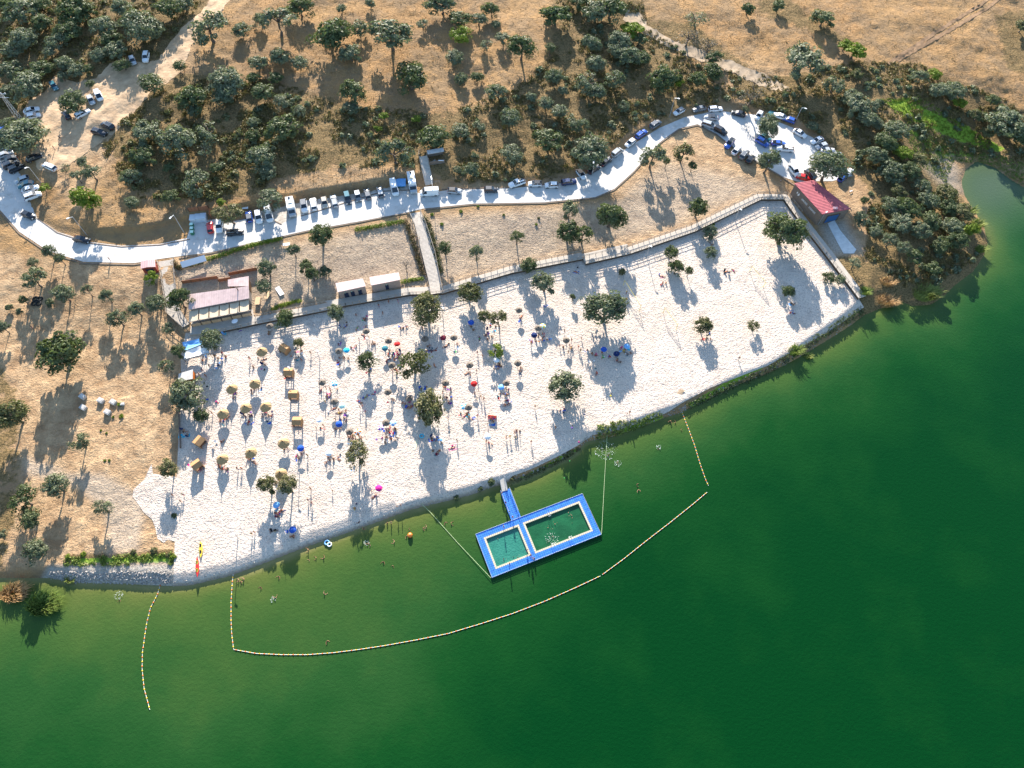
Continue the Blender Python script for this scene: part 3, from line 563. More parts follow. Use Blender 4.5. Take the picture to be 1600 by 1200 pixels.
tag(scatter('dry_grass', [(0,400),(280,425),(280,870),(0,890)], 2200, (0.15, 0.4), 5, 't', 'blade', mask=offroad, h=.6, seed=42), 'thin dry grass on the bare earth left of the beach', 'grass')
tag(scatter('dry_grass', [(420,385),(640,345),(660,440),(450,490)], 1800, (0.15, 0.32), 5, 't', 'blade', h=.6, seed=43), 'mown dry grass in the plot above the toilet huts', 'grass')
tag(scatter('dry_grass', [(670,335),(960,310),(1060,215),(1180,300),(980,385),(700,440)], 3000, (0.15, 0.35), 5, 't', 'blade', h=.6, seed=44), 'patchy dry grass on the long strip above the boardwalk', 'grass')
tag(scatter('bank_grass', [(1345,478),(1200,573),(1072,632),(1078,640),(1205,582),(1350,490)], 900, (0.3, 0.8), 12, 'd', h=.7, seed=45), 'dark green growth on the steep bank below the right end of the sand', 'bank growth')
tag(scatter('bank_grass', [(795,757),(830,738),(872,717),(900,699),(908,703),(875,724),(830,746),(798,764)], 420, (0.25, 0.7), 12, 'o', h=.7, seed=46), 'olive weeds on the eroded bank right of the floating pool gangway', 'bank growth')
tag(scatter('bank_grass', [(935,665),(960,660),(1000,655),(1030,642),(1036,650),(1000,668),(960,682),(932,688)], 380, (0.25, 0.7), 12, 'r', h=.7, seed=47), 'yellow green grass along the small bank left of the concrete ramp', 'bank growth')
tag(scatter('bank_grass', [(100,872),(272,864),(272,882),(100,884)], 330, (0.2, 0.65), 12, 'r', mask=lambda U, V, rs: vnoise(U/9, V/7, 5) > -.05, h=.7, seed=48), 'green weeds on top of the stony bank bottom left', 'bank growth')
tag(scatter('lush_grass', [(1375,155),(1440,150),(1480,180),(1540,215),(1540,228),(1480,215),(1420,195)], 650, (0.25, 0.6), 12, 'y', h=.6, seed=49), 'bright green marsh plants in the damp hollow above the inlet', 'marsh plants')
tag(scatter('marsh_grass', [(1405,195),(1480,215),(1600,255),(1600,290),(1545,258),(1490,252),(1478,285),(1440,260)], 2200, (0.2, 0.5), 10, 'r', h=.5, seed=50), 'pale green and straw marsh grass round the inlet', 'marsh plants')
def reeds(u, v, ru, lm, desc, n=420, name='reed_clump'):
    P = below(u, v, .9); t = random.Random(int(u)); mb = MB(); r = ru*mpp(u, v)
    for _ in range(n):
        a = t.uniform(0, 6.28); q = r*math.sqrt(t.random())*.7; b0 = Vector((math.cos(a)*q*1.1, math.sin(a)*q*.75, -.4)); ln = t.uniform(.8, 2.0)*min(1, r/2.2); ln *= 1.5; le = .5+.3*math.sin(u); tip = b0+Vector((math.cos(a)*ln*.35+ln*t.uniform(.1, .75), math.sin(a)*ln*.35+ln*le*t.uniform(.1, .8), ln*t.uniform(.25, .7)+.3))
        m_ = b0.lerp(tip, .55)+Vector((0, 0, .25*ln)); sd = Vector((-math.sin(a), math.cos(a), 0))*t.uniform(.05, .10)
        mb.add([b0-sd, b0+sd, m_+sd, m_-sd, tip], [(0,1,2,3), (3,2,4)])
    o = mb.build(name, LEAF[lm]); o.location = Vector((P.x, P.y, max(P.z, 0.0))); note(o, desc, 'reeds', u, v, 'reed clumps along the shore'); return o
reeds(1447,457,25,'r','yellow-green reed clump leaning into water', 700); reeds(1386,470,17,'t','straw-coloured dry reed clump',400); reeds(1241,548,12,'r','small bright green reed clump',260); reeds(1262,556,7,'r','tiny green reed tuft',120)
reeds(72,948,30,'r','broad grey-green reed bed in water',900); reeds(22,930,24,'t','dry tan reed clump',600); reeds(1532,388,9,'r','small yellow reed clump on the point',200); reeds(1527,350,11,'r','yellow-green reed clump on the point',260); reeds(1515,330,10,'r','green reed clump on the point',240)
reeds(105,905,9,'r','small green reed tuft',160); reeds(1386,440,12,'t','dry straw tussock',240); reeds(1350,455,10,'r','low green tussock',200)
for u, v, r_, lm in ((768,753,8,'d'),(750,763,6,'d'),(713,777,7,'d'),(800,748,6,'o'),(186,632,5,'y'),(189,650,5,'y'),(176,651,3,'y'),(163,719,3,'y'),(170,719,3,'y'),(157,672,2.5,'y'),(166,676,2.5,'y'),(272,806,6,'d'),(270,870,6,'y'),(262,868,5,'o'),(130,866,6,'y'),(105,870,6,'y'),(240,860,8,'o'),(208,862,6,'o'),(675,335,4,'y'),(690,350,4,'y'),(720,330,4,'y'),(747,322,3,'y'),(787,335,3,'y'),(838,350,3,'y'),(842,340,3,'o'),(1115,350,3,'y')):
    P = below(u, v, .3); r = r_*mpp(u, v); o = bpy.data.objects.new('bush', crown('bush', random.randrange(4), lm)); COL.objects.link(o); o.location = P+Vector((0, 0, r*.35)); o.scale = (r, r, r*.8); o.rotation_euler.z = random.uniform(0, 6)
    note(o, f'{"little" if r_ < 4 else "low"} {TN[lm]} bush', 'bush', u, v, 'low bushes dotted about')
def hedge(desc, pts, wid, h, lm, name='hedge'):
    n = 0; V = []; 
    rs = np.random.RandomState(int(pts[0][0])); U = []; W = []
    for a, b in zip(pts[:-1], pts[1:]):
        k = int(math.dist(a, b)*1.4)+2; t = np.linspace(0, 1, k); U += list(a[0]+(b[0]-a[0])*t); W += list(a[1]+(b[1]-a[1])*t)
    P = [gp(x+rs.uniform(-wid, wid)/2, y+rs.uniform(-wid, wid)/2) for x, y in zip(U, W)]
    mb = MB()
    for p in P:
        r = rs.uniform(.3, .6)*h
        for _ in range(16):
            d = Vector(rs.normal(size=3)).normalized(); d.z = abs(d.z); q = p+d*r+Vector((0, 0, r*.3)); nn = (d+Vector(rs.normal(size=3))*.5).normalized(); a = nn.cross(Vector(rs.normal(size=3))).normalized(); b = nn.cross(a); l = .16*rs.uniform(.6, 1.3)
            mb.add([q-a*l, q-b*l*.7, q+a*l, q+b*l*.7], [(0,1,2,3)])
    o = mb.build(name, LEAF[lm]); tag(o, desc, 'hedge'); return o
hedge('clipped bright green hedge below the road between the long white sign and the parked cars', [(322,407),(345,400),(395,384),(440,374)], 2, 1.3, 'y')
hedge('bright green hedge along the road edge above the mown plot', [(556,360),(590,354),(632,346)], 3, 1.3, 'y')
hedge('green plants along the boardwalk below the leaning white board', [(425,484),(445,476),(470,470)], 3, 1.0, 'y'); hedge('short green hedge left of the stair foot beside the right toilet hut', [(628,441),(660,436)], 3, 1.0, 'y')
hedge('flowering shrubs down the left side of the wide wooden stair', [(634,345),(645,375),(655,410),(662,430)], 5, 1.5, 'f', 'flower_bed'); hedge('flowering shrubs down the right side of the wide wooden stair', [(664,338),(672,360),(683,400),(690,425)], 5, 1.5, 'f', 'flower_bed')
hedge('reddish shrubs beside the kiosk and the left stair', [(272,410),(276,418),(284,420)], 4, 1.3, 'f', 'flower_bed'); hedge('dark green ground plants below the long white sign', [(276,418),(300,415),(318,410)], 3, .9, 'd')
# ------------------------------------------------------------------ buildings
def roofpts(px, z): return [at(u, v, z) for u, v in px]
def inset(P, d):
    c = sum(P, Vector())/len(P); return [p+(c-p).normalized()*d for p in P]
def add_text(name, body, size, mat, parent, loc, ax, up):
    cu = bpy.data.curves.new(name, 'FONT'); cu.body = body; cu.size = size; cu.extrude = 0.02; cu.align_x = 'LEFT'
    o = bpy.data.objects.new(name, cu); COL.objects.link(o); dg = bpy.context.evaluated_depsgraph_get(); me = bpy.data.meshes.new_from_object(o.evaluated_get(dg)); bpy.data.objects.remove(o)
    me.materials.clear(); me.materials.append(mat); t = bpy.data.objects.new(name, me); COL.objects.link(t); t.parent = parent
    ax = ax.normalized(); up = up.normalized(); n = ax.cross(up); m_ = Matrix((ax, up, n)).transposed().to_4x4(); m_.translation = loc; t.matrix_local = m_; return t
def corrugated(name, P, th, mat, parent, rib=0.5, amp=0.05):   # P: 4 local roof corners, ribs run from edge 0-1 to edge 3-2
    a, b, c, d = P; n = max(4, int((b-a).length/rib)*2); V = []; nrm = (b-a).cross(d-a).normalized(); nrm = nrm if nrm.z > 0 else -nrm
    for i in range(n+1):
        t = i/n; h = nrm*(amp if i % 2 else 0); p, q = a.lerp(b, t), d.lerp(c, t); V += [p+h, q+h, p-nrm*th, q-nrm*th]
    fs = []
    for i in range(n):
        k = 4*i; fs += [(k, k+4, k+5, k+1), (k+2, k+3, k+7, k+6), (k, k+2, k+6, k+4), (k+1, k+5, k+7, k+3)]
    fs += [(0,1,3,2), (4*n, 4*n+2, 4*n+3, 4*n+1)]
    return mk(name, V, fs, mat, parent)
def wallbox(name, P, z0, roofz, mat, parent):
    mb = MB(); mb.prism([tuple(p) for p in P], z0, roofz); return mb.build(name, mat, parent)
def on_wall(mb, a, b, t0, t1, z0, z1, off=0.04, th=0.06, side=1):    # box lying on the wall a->b
    d = (b-a); d.z = 0; L = d.length; d.normalize(); n = Vector((d.y, -d.x, 0))*side
    p = a+d*(t0*L); q = a+d*(t1*L); V = []
    for z in (z0, z1):
        for s in (p, q): V += [Vector((s.x, s.y, z))+n*off, Vector((s.x, s.y, z))+n*(off+th)]
    mb.add(V, [(0,1,3,2),(4,6,7,5),(0,4,5,1),(2,3,7,6),(0,2,6,4),(1,5,7,3)]); return mb
ROOFP = pmat('pink_sheet_roof', (0.62,0.45,0.41), 0.5, noise=(0.7, 0.14)); ROOFR = pmat('red_tile_roof', (0.36,0.085,0.10), 0.6, noise=(1.1, 0.2))
TANP = pmat('tan_board', (0.60,0.40,0.23), 0.7, noise=(2, .12)); DOORM = pmat('dark_blue_door', (0.02,0.03,0.06), 0.5); BLUED = pmat('blue_roller_door', (0.03,0.10,0.25), 0.5)
# red roofed building
z0 = zg(1262, 330)-0.2; zr = z0+5.0
Q = roofpts([(1241,286.5),(1272,280.5),(1330,325.5),(1285,335)], zr); c0 = sum(Q, Vector())/4; c0.z = z0
RB = empty('boathouse', c0); L = [p-c0 for p in Q]; L[1].z -= 0.25; L[2].z -= 0.25
W = inset([Vector((p.x, p.y, 0)) for p in L], 0.35)
roofz = lambda p: (zr-z0)-0.22
wallbox('wall', W, -0.6, 4.72, CLAD, RB)
# tiled roof: rows of tiles along the slope
rf = corrugated('roof', [L[0], L[3], L[2], L[1]], 0.14, ROOFR, RB, rib=0.55, amp=0.07)
mb = MB(); on_wall(mb, W[3], W[2], .30, .72, 0.0, 3.1, side=1); mb.build('roller_door', BLUED, RB)
mb = MB(); on_wall(mb, W[3], W[2], .27, .75, 3.1, 3.4, off=.02, th=.12); on_wall(mb, W[3], W[2], .27, .295, 0, 3.1, off=.02, th=.12); on_wall(mb, W[3], W[2], .725, .75, 0, 3.1, off=.02, th=.12); mb.build('door_frame', WOODD, RB)
mb = MB(); a = L[3]; mb.box(L[3].lerp(L[2], .45)+Vector((0.1, 1.3, .25)), (1.3, .7, .4)); mb.build('roof_vent', pmat('faded_pink', (0.7,0.42,0.42), .6), RB)
d = (W[3]-W[0]).normalized(); sd = Vector((0,0,1)).cross(d); sd = sd if sd.y < 0 or sd.x < 0 else -sd
mb = MB()
for k in range(20):
    t = 2*math.pi*k/20; e = 2*math.pi*(k+1)/20
    if 3 <= k <= 6 or 12 <= k <= 14: continue
    o_c = W[0]+d*2.6+Vector((0,0,3.3))+sd*0.06
    f = lambda r, tt: o_c+d*(r*math.cos(tt))+Vector((0,0,r*math.sin(tt)))
    mb.add([f(.62,t), f(.62,e), f(.22,e), f(.22,t)]+[x+sd*.04 for x in (f(.62,t), f(.62,e), f(.22,e), f(.22,t))], [(0,1,2,3),(7,6,5,4),(0,4,5,1),(1,5,6,2),(2,6,7,3),(3,7,4,0)])
mb.build('emblem', WHITE, RB)
def strokes(nm, t0, n, Lw):                  # lettering too small to read in the photo, kept as a row of white letter strokes
    mb = MB(); rd = random.Random(nm); 
    for k in range(n):
        o_c = W[0]+d*(t0+k*Lw/n)+Vector((0,0,2.7))+sd*.06; q = rd.choice('ENUIO')
        for (x0, x1, y0, y1) in {'E':[(0,.08,0,.6),(.08,.34,0,.09),(.08,.34,.51,.6),(.08,.28,.26,.34)],'N':[(0,.08,0,.6),(.28,.36,0,.6),(.08,.28,.24,.36)],'U':[(0,.08,0,.6),(.28,.36,0,.6),(.08,.28,0,.09)],'I':[(.1,.2,0,.6)],'O':[(0,.08,0,.6),(.28,.36,0,.6),(.08,.28,0,.09),(.08,.28,.51,.6)]}[q]:
            f = lambda x, y, k2: o_c+d*x+Vector((0,0,y))+sd*k2
            mb.add([f(x0,y0,0),f(x1,y0,0),f(x1,y1,0),f(x0,y1,0),f(x0,y0,.04),f(x1,y0,.04),f(x1,y1,.04),f(x0,y1,.04)], [(0,3,2,1),(4,5,6,7),(0,1,5,4),(1,2,6,5),(2,3,7,6),(3,0,4,7)])
    return mb.build('lettering', WHITE, RB)
strokes('a', 4.6, 6, 2.7); strokes('b', 8.2, 6, 3.0)
tag(RB, 'large brown-walled building with crimson roof and blue door at the beach right end', 'building')
sheet('concrete_apron', [(1293,349),(1304,344),(1313,360),(1338,390),(1334,396),(1318,396),(1308,378)], pmat('pale_concrete', (0.60,0.60,0.58), .9, noise=(1, .12)), 0.06)
# restaurant
z0 = 3.25; zr = z0+3.35
A = at(294.5,484,zr-.25); B_ = at(389.5,466,zr-.25); C_ = at(388.5,447,zr+.35); D = at(294.5,460,zr+.35); E1 = at(356,447.5,zr+.35)
E2 = at(356,437,zr+.6); E3 = at(388.5,431.5,zr+.6); c0 = (A+B_+C_+D)/4; c0.z = z0
RS = empty('restaurant', c0); lc = lambda p: p-c0
corrugated('roof', [lc(A), lc(B_), lc(C_), lc(D)], .08, ROOFP, RS, .45, .05)
corrugated('roof', [lc(E1), lc(C_)+Vector((0,0,.012)), lc(E3), lc(E2)], .08, ROOFP, RS, .45, .05)
W = [lc(p) for p in (A, B_, C_, D)]; W = inset([Vector((p.x, p.y, 0)) for p in W], .3)
dn = Vector((0, 1, 0)); W[0] += dn*0.2; W[1] += dn*0.2
wallbox('wall', W, -.5, 3.03, pmat('porch_wall', (0.30,0.27,0.24), .8), RS)
W2 = inset([Vector((lc(p).x, lc(p).y, 0)) for p in (E1, C_, E3, E2)], .3); wallbox('wall', W2, -.5, 3.5, WOODB, RS)
mb = MB(); tip = lc(A.lerp(C_, .82)); mb.tube([Vector((tip.x, tip.y, 3.3)), Vector((tip.x, tip.y, 4.9))], .12, 10); mb.box((tip.x, tip.y, 4.95), (.4, .4, .1)); mb.build('chimney', WOODD, RS)
# porch: floor, beam, scalloped cream awning panels, posts
pd = (A-D); pd.z = 0; pd.normalize(); ax = (B_-A); ax.z = 0; LW = ax.length; ax.normalize(); pf = Vector((lc(A).x, lc(A).y, 0)); PD = 3.5
for k in range(6):
    t0, t1 = (k+.01)/6*LW, (k+.90)/6*LW; V = []; n = 10
    for i in range(n+1):
        for j in range(n+1):
            x, y = i/n, j/n; V.append(pf+ax*(t0+(t1-t0)*x)+pd*(.1+(PD-.2)*y)+Vector((0,0,2.62-.12*y-.42*math.sin(math.pi*x)*(1-.75*y)*(.4+.6*y))))
    fs = [(i*(n+1)+j, (i+1)*(n+1)+j, (i+1)*(n+1)+j+1, i*(n+1)+j+1) for i in range(n) for j in range(n)]; N_ = len(V); V += [v-Vector((0,0,.03)) for v in V]; fs += [tuple(q+N_ for q in f[::-1]) for f in fs]
    p0 = pf+ax*t0+pd*PD; p1 = pf+ax*t1+pd*PD
    mk('awning', V, fs, pmat('cream_canvas', (0.62,0.48,0.33), .8), RS)
    mb = MB(); mid_ = (p0+p1)/2; rz = math.atan2(ax.y, ax.x); mb.box(mid_+Vector((0,0,.60)), ((p1-p0).length, .07, 1.2), Euler((0,0,rz)).to_matrix()); mb.build('front_panel', TANP, RS)
for k in range(7):
    p = pf+ax*(LW*min(max(k/6, .004), .99))+pd*PD; mb = MB(); mb.box(p+Vector((0,0,1.05)), (.14, .14, 2.5)); mb.build('post', WOODD, RS)
mb = MB(); rz = math.atan2(ax.y, ax.x); mb.box(pf+ax*LW/2+pd*PD+Vector((0,0,2.36)), (LW+.3, .2, .16), Euler((0,0,rz)).to_matrix()); mb.build('beam', WOOD, RS)
tag(RS, 'long restaurant with pale pink corrugated roof and open porch of tan panels', 'restaurant')
# toilet huts
def hut(px, h, desc, doors):
    v0 = px[2][1]; z0 = 3.2; zr = z0+h; P = roofpts(px, zr); c = sum(P, Vector())/4; c.z = z0; r = empty('toilet_hut', c); L = [p-c for p in P]
    corrugated('roof', [L[3], L[2], L[1], L[0]], .08, ROOFP, r, .4, .04); W = inset([Vector((p.x, p.y, 0)) for p in L], .2); wallbox('wall', W, -.5, h-.10, pmat('hut_cladding', (0.36,0.27,0.22), .8, noise=(2, .1)), r)
    for t0, t1 in doors:
        mb = MB(); on_wall(mb, W[3], W[2], t0, t1, 0.02, 2.0); dd = mb.build('door', DOORM, r)
        mb = MB(); on_wall(mb, W[3], W[2], t1-.02, t1-.012, .95, 1.05, off=.11, th=.05); mb.build('handle', METAL, dd)
        mb = MB(); on_wall(mb, W[3], W[2], t0+.03, t0+.06, 2.1, 2.25, off=.05, th=.1); mb.build('wall_lamp', pmat('sign_green', (0.4,0.7,0.5), .5), r)
    tag(r, desc, 'toilet hut'); return r
hut([(524,442.5),(566.5,435),(571.5,447),(527.5,456.5)], 3.2, 'smaller left wooden toilet hut with pale flat pink roof and three dark doors', [(.18,.34),(.42,.56),(.70,.84)])
hut([(577,433),(622.5,425.5),(625.5,437),(579.5,446)], 3.2, 'right wooden toilet hut with pale pink roof and single dark doorway beside the stair foot', [(.46,.58)])
# kiosk
z0 = zg(232, 415); P = roofpts([(220,408.5),(242,406),(243,417),(219.5,420)], z0+2.5); c = sum(P, Vector())/4; c.z = z0; r = empty('kiosk', c); L = [p-c for p in P]; mid1 = (L[0]+L[1])/2+Vector((0,0,.3)); mid2 = (L[2]+L[3])/2+Vector((0,0,.3))
for q in ([L[3], mid2, mid1, L[0]], [mid2, L[2], L[1], mid1]): corrugated('roof_panel', q, .06, pmat('kiosk_roof', (0.50,0.30,0.30), .6), r, .5, .06)
W = inset([Vector((p.x, p.y, 0)) for p in L], .25); wallbox('wall', W, -.4, 2.35, pmat('kiosk_red', (0.30,0.06,0.04), .6), r)
mb = MB(); on_wall(mb, W[3], W[2], .2, .8, 1.0, 1.9); mb.build('counter_hatch', DOORM, r); tag(r, 'small red kiosk with striped two-panel roof beside the bend of the road', 'kiosk')
# shelter and slatted ramp on the slope
z0 = zg(680, 250)-.1; P = roofpts([(666.5,235),(692.5,230.5),(694,236.5),(668.5,241)], z0+2.7); c = sum(P, Vector())/4; c.z = z0; r = empty('shelter', c); L = [p-c for p in P]
corrugated('roof', [L[3], L[2], L[1], L[0]], .1, CONC, r, .5, .02); W = inset([Vector((p.x, p.y, 0)) for p in L], .12); dp = Vector((.3, -1.9, 0)); W = [W[0], W[1], W[2]+dp, W[3]+dp]
mb = MB(); mb.prism([tuple(x) for x in (W[3], W[2], W[2]+Vector((0,.15,0)), W[3]+Vector((0,.15,0)))], -.8, 1.3); mb.build('front_wall', CLAD, r)
mb = MB(); mb.prism([tuple(x) for x in W], -.8, .1); mb.build('floor', CONC, r)
mb = MB(); mb.prism([tuple(x) for x in (W[0], W[1], W[1]-Vector((0,.15,0)), W[0]-Vector((0,.15,0)))], .1, 2.6); mb.build('back_wall', CLAD, r)
for a in W: mb = MB(); mb.box(a.lerp(Vector((W[0]+W[2])/2), .05)+Vector((0,0,.9)), (.15,.15,3.3)); mb.build('post', WOODD, r)
mb = MB(); mb.box((W[2]+W[3])/2+Vector((1.3,.25,1.25)), (1.6,.25,.12)); mb.build('white_shelf', WHITE, r)
tag(r, 'grey-roofed open-fronted lookout shelter on the slope above the road', 'shelter')
z0 = zg(660, 262); P = [at(654.5,245,z0+1.2), at(667,243,z0+1.2), at(677,287,zg(672,288)+.5), at(664.5,290,zg(668,289)+.5)]; c = sum(P, Vector())/4; c.z = z0-.3; r = empty('slatted_ramp', c); L = [p-c for p in P]
mb = MB(); n = 46
for i in range(n):
    a, b = L[0].lerp(L[3], i/n), L[1].lerp(L[2], i/n); a2, b2 = L[0].lerp(L[3], (i+.86)/n), L[1].lerp(L[2], (i+.86)/n); h = Vector((0,0,-.08)); mb.add([a,b,b2,a2,a+h,b+h,b2+h,a2+h], [(0,3,2,1),(4,5,6,7),(0,1,5,4),(1,2,6,5),(2,3,7,6),(3,0,4,7)])
mb.build('deck', pmat('pale_planks', (0.52,0.48,0.42), .8, noise=(1.5, .12)), r)
def railing(pts, h, parent, gap=1.5, mat=WOOD, name='railing', rails=(1.0, .55), ps=.13):
    mb = MB(); 
    for a, b in zip(pts[:-1], pts[1:]):
        n = max(1, int((b-a).length/gap))
        for k in range(n+1): p = a.lerp(b, k/n); mb.box(p+Vector((0,0,h/2-.15)), (ps, ps, h+.3))
        for q in rails: mb.tube([a+Vector((0,0,h*q)), b+Vector((0,0,h*q))], .06, 6)
    return mb.build(name, mat, parent)
railing([L[0]+Vector((-.1,2.0,0)), L[0], L[3]], 1.0, r); railing([L[1], L[2], L[2]+Vector((2,.4,0))], 1.0, r); railing([L[0]+Vector((-.1,2.0,0)), L[1]+Vector((6,2.6,0))], 1.0, r, mat=WOODD)
mb = MB()
for i in range(5):
    a = L[0].lerp(L[3], i/4); b = L[1].lerp(L[2], i/4)
    for p in (a, b): mb.box(p+Vector((0,0,-.9)), (.14,.14,1.7))
mb.build('support_posts', WOODD, r); tag(r, 'pale slatted wooden ramp with handrails climbing to the grey shelter on the slope', 'ramp')
# boardwalk and stairs
BW = [(330,521),(400,506),(512,484),(540,477),(640,460),(692,458),(800,426),(912,404),(915,412),(985,396),(1087,361),(1190,311),(1225,311),(1242,335),(1290,397),(1342,466)]
def deck_ribbon(name, pts, wid, z, parent, wall=.9, mat=None):
    P = [at(u, v, z) for u, v in pts]; V = []; 
    for i, p in enumerate(P):
        d = P[min(i+1, len(P)-1)]-P[max(i-1, 0)]; d.z = 0; d.normalize(); n_ = Vector((-d.y, d.x, 0)); V += [p, p+n_*wid, p+n_*wid-Vector((0,0,.14)), p-Vector((0,0,.14))]
    n = len(P); fs = [(4*i+k, 4*i+(k+1) % 4, 4*i+4+(k+1) % 4, 4*i+4+k) for i in range(n-1) for k in range(4)]+[(0,1,2,3), tuple(4*n-4+k for k in (3,2,1,0))]
    o = mk(name, V, fs, mat or PLANK, parent); mb = MB()
    for a, b in zip(P[:-1], P[1:]):
        m_ = (b-a); L_ = m_.length; mb.box((a+b)/2+Vector((0,0,-.14-wall/2))+Vector((-m_.y, m_.x, 0)).normalized()*.08, (L_, .1, wall), Euler((0, 0, math.atan2(m_.y, m_.x))).to_matrix())
    mb.build('retaining_boards', WOODD, parent); return P
m, nt, p = nodemat('deck_planks'); PLANK = m
wv_ = N(nt, 'ShaderNodeTexWave', wave_type='BANDS', bands_direction='X'); wv_.inputs['Scale'].default_value = 1.0; wv_.inputs['Distortion'].default_value = .3
g_ = N(nt, 'ShaderNodeNewGeometry'); nt.links.new(g_.outputs['Position'], wv_.inputs['Vector'])
c = mix(nt, ramp(nt, [(0.05,(0,0,0)),(0.25,(1,1,1))], wv_.outputs[0]).outputs[0], (0.30,0.26,0.21), mix(nt, noise(nt, .8, 4).outputs[0], (0.40,0.35,0.29), (0.56,0.50,0.43))); nt.links.new(c, p.inputs['Base Color']); p.inputs['Roughness'].default_value = .85
bwr = empty('boardwalk', at(640, 462, 2.3)); off = -bwr.location
def bw(pts, wid=2.4, z=3.22):
    P = deck_ribbon('deck', pts, wid, z, None); 
    for o in list(COL.objects)[-2:]: o.parent = bwr; o.location = off
    return P
P1 = bw(BW[:6]); P2 = bw(BW[5:8]); P3 = bw(BW[8:])
def side(P, w_): 
    out = []
    for i, p in enumerate(P):
        d = P[min(i+1, len(P)-1)]-P[max(i-1, 0)]; d.z = 0; d.normalize(); out.append(p+Vector((-d.y, d.x, 0))*w_)
    return out
for P in (P1, P2, P3):
    o = railing([x+Vector((0,0,-.05)) for x in side(P, .08)], 1.05, bwr, 1.8); o.location = off
for P in (P2, P3[:-2]):
    o = railing([x+Vector((0,0,-.05)) for x in side(P, 2.3)], 1.05, bwr, 1.8); o.location = off
o = railing([x for x in side(P1[1:3], 2.3)], 1.05, bwr, 1.8); o.location = off
# front deck of the restaurant and huts, platform half way
mb = MB()
for poly in ([(296,523),(300,500),(395,483),(398,505),(330,520)], [(512,483),(508,470),(640,449),(640,459),(540,476)], [(912,404),(908,397),(980,381),(984,395)]):
    mb.prism([tuple(at(u, v, 3.2)) for u, v in poly], 2.0, 3.2)
o = mb.build('platform', PLANK, bwr); o.location = off
tag(bwr, 'long raised wooden boardwalk with post-and-rail handrails running the whole top edge of the beach', 'boardwalk')
def stair(pxs, zs, desc, seg_rails=True):    # wide wooden ramp given by left and right edge points
    c = at(*pxs[len(pxs)//2][0], zs[0]); c.z = min(zs)-.3; r = empty('wooden_stair', c); Lf = [at(a[0], a[1], z)-c for (a, b), z in zip(pxs, zs)]; Rt = [at(b[0], b[1], z)-c for (a, b), z in zip(pxs, zs)]
    mb = MB()
    for i in range(len(pxs)-1):
        n = int((Lf[i+1]-Lf[i]).length/.42)
        for k in range(n):
            a, b = Lf[i].lerp(Lf[i+1], k/n), Rt[i].lerp(Rt[i+1], k/n); a2, b2 = Lf[i].lerp(Lf[i+1], (k+.9)/n), Rt[i].lerp(Rt[i+1], (k+.9)/n); h = Vector((0,0,-.1)); a2 = Vector((a2.x, a2.y, a.z)); b2 = Vector((b2.x, b2.y, b.z))
            mb.add([a,b,b2,a2,a+h,b+h,b2+h,a2+h], [(0,3,2,1),(4,5,6,7),(0,1,5,4),(1,2,6,5),(2,3,7,6),(3,0,4,7)])
    mb.build('treads', pmat('stair_planks', (0.47,0.42,0.36), .85, noise=(1.5, .15)), r); railing(Lf, 1.05, r, 1.6); railing(Rt, 1.05, r, 1.6)
    mb = MB()
    for E_ in (Lf, Rt):
        for a, b in zip(E_[:-1], E_[1:]): mb.add([a-Vector((0,0,.1)), b-Vector((0,0,.1)), b-Vector((0,0,.9)), a-Vector((0,0,.9))]+[x+Vector((.06,0,0)) for x in (a-Vector((0,0,.1)), b-Vector((0,0,.1)), b-Vector((0,0,.9)), a-Vector((0,0,.9)))], [(0,1,2,3),(7,6,5,4),(0,4,5,1),(2,6,7,3),(1,5,6,2),(0,3,7,4)])
    mb.build('stringer', WOODD, r); tag(r, desc, 'stair'); return r
stair([((640,334),(657,331)),((648,352),(665,349)),((660,400),(680,396)),((670,441),(688,438)),((673,460),(692,457))], [5.15,5.0,4.15,3.45,3.3], 'wide wooden stair with handrails leading from the road down between flower beds to the sand')
stair([((247,409),(272,405)),((252,425),(273,420)),((259,470),(276,462)),((261,490),(283,486)),((285,512),(296,506))], [5.1,4.9,4.0,3.6,3.3], 'bent grey wooden walkway descending left of the pink-roofed restaurant')
# brown retaining fences behind the restaurant, waste bay, long white sign, boards
def fence(pts, h, mat, name, desc, cat='fence', th=.12, z=None):
    P = [gp(*q) for q in pts]; r = empty(name, P[0]); mb = MB()
    for a, b in zip(P[:-1], P[1:]):
        m_ = b-a; L_ = m_.xy.length; mb.box((a+b)/2-P[0]+Vector((0,0,h/2-.2)), (L_, th, h+.4), Euler((0,0,math.atan2(m_.y, m_.x))).to_matrix())
    mb.build('boards', mat, r); mb = MB()
    for a, b in zip(P[:-1], P[1:]):
        n = max(1, int((b-a).length/2))
        for k in range(n+1): mb.box(a.lerp(b, k/n)-P[0]+Vector((0,-.1,h/2)), (.12,.12,h+.15))
    mb.build('posts', WOODD, r); tag(r, desc, cat); return r
BRW = pmat('brown_boards', (0.26,0.115,0.06), .75, noise=(2, .15))
fence([(286,443),(341,435)], 1.2, BRW, 'fence', 'left brown board retaining fence behind the pink-roofed restaurant'); fence([(342,440),(362,437)], 1.2, BRW, 'fence', 'short middle brown board fence behind the pink-roofed restaurant')
fence([(359,430),(402,422)], 1.2, BRW, 'fence', 'right brown board fence behind the restaurant annexe')
fence([(296,331),(328,328),(331,343)], 1.7, BRW, 'fence', 'brown board screen wrapping the waste containers by the road')
FEN = [(1244,337),(1262,360),(1290,397),(1318,432),(1342,464)]
fence([(283,700),(280,640),(287,600)], .7, CLAD, 'low_fence', 'low grey fence at the left edge of the sand')
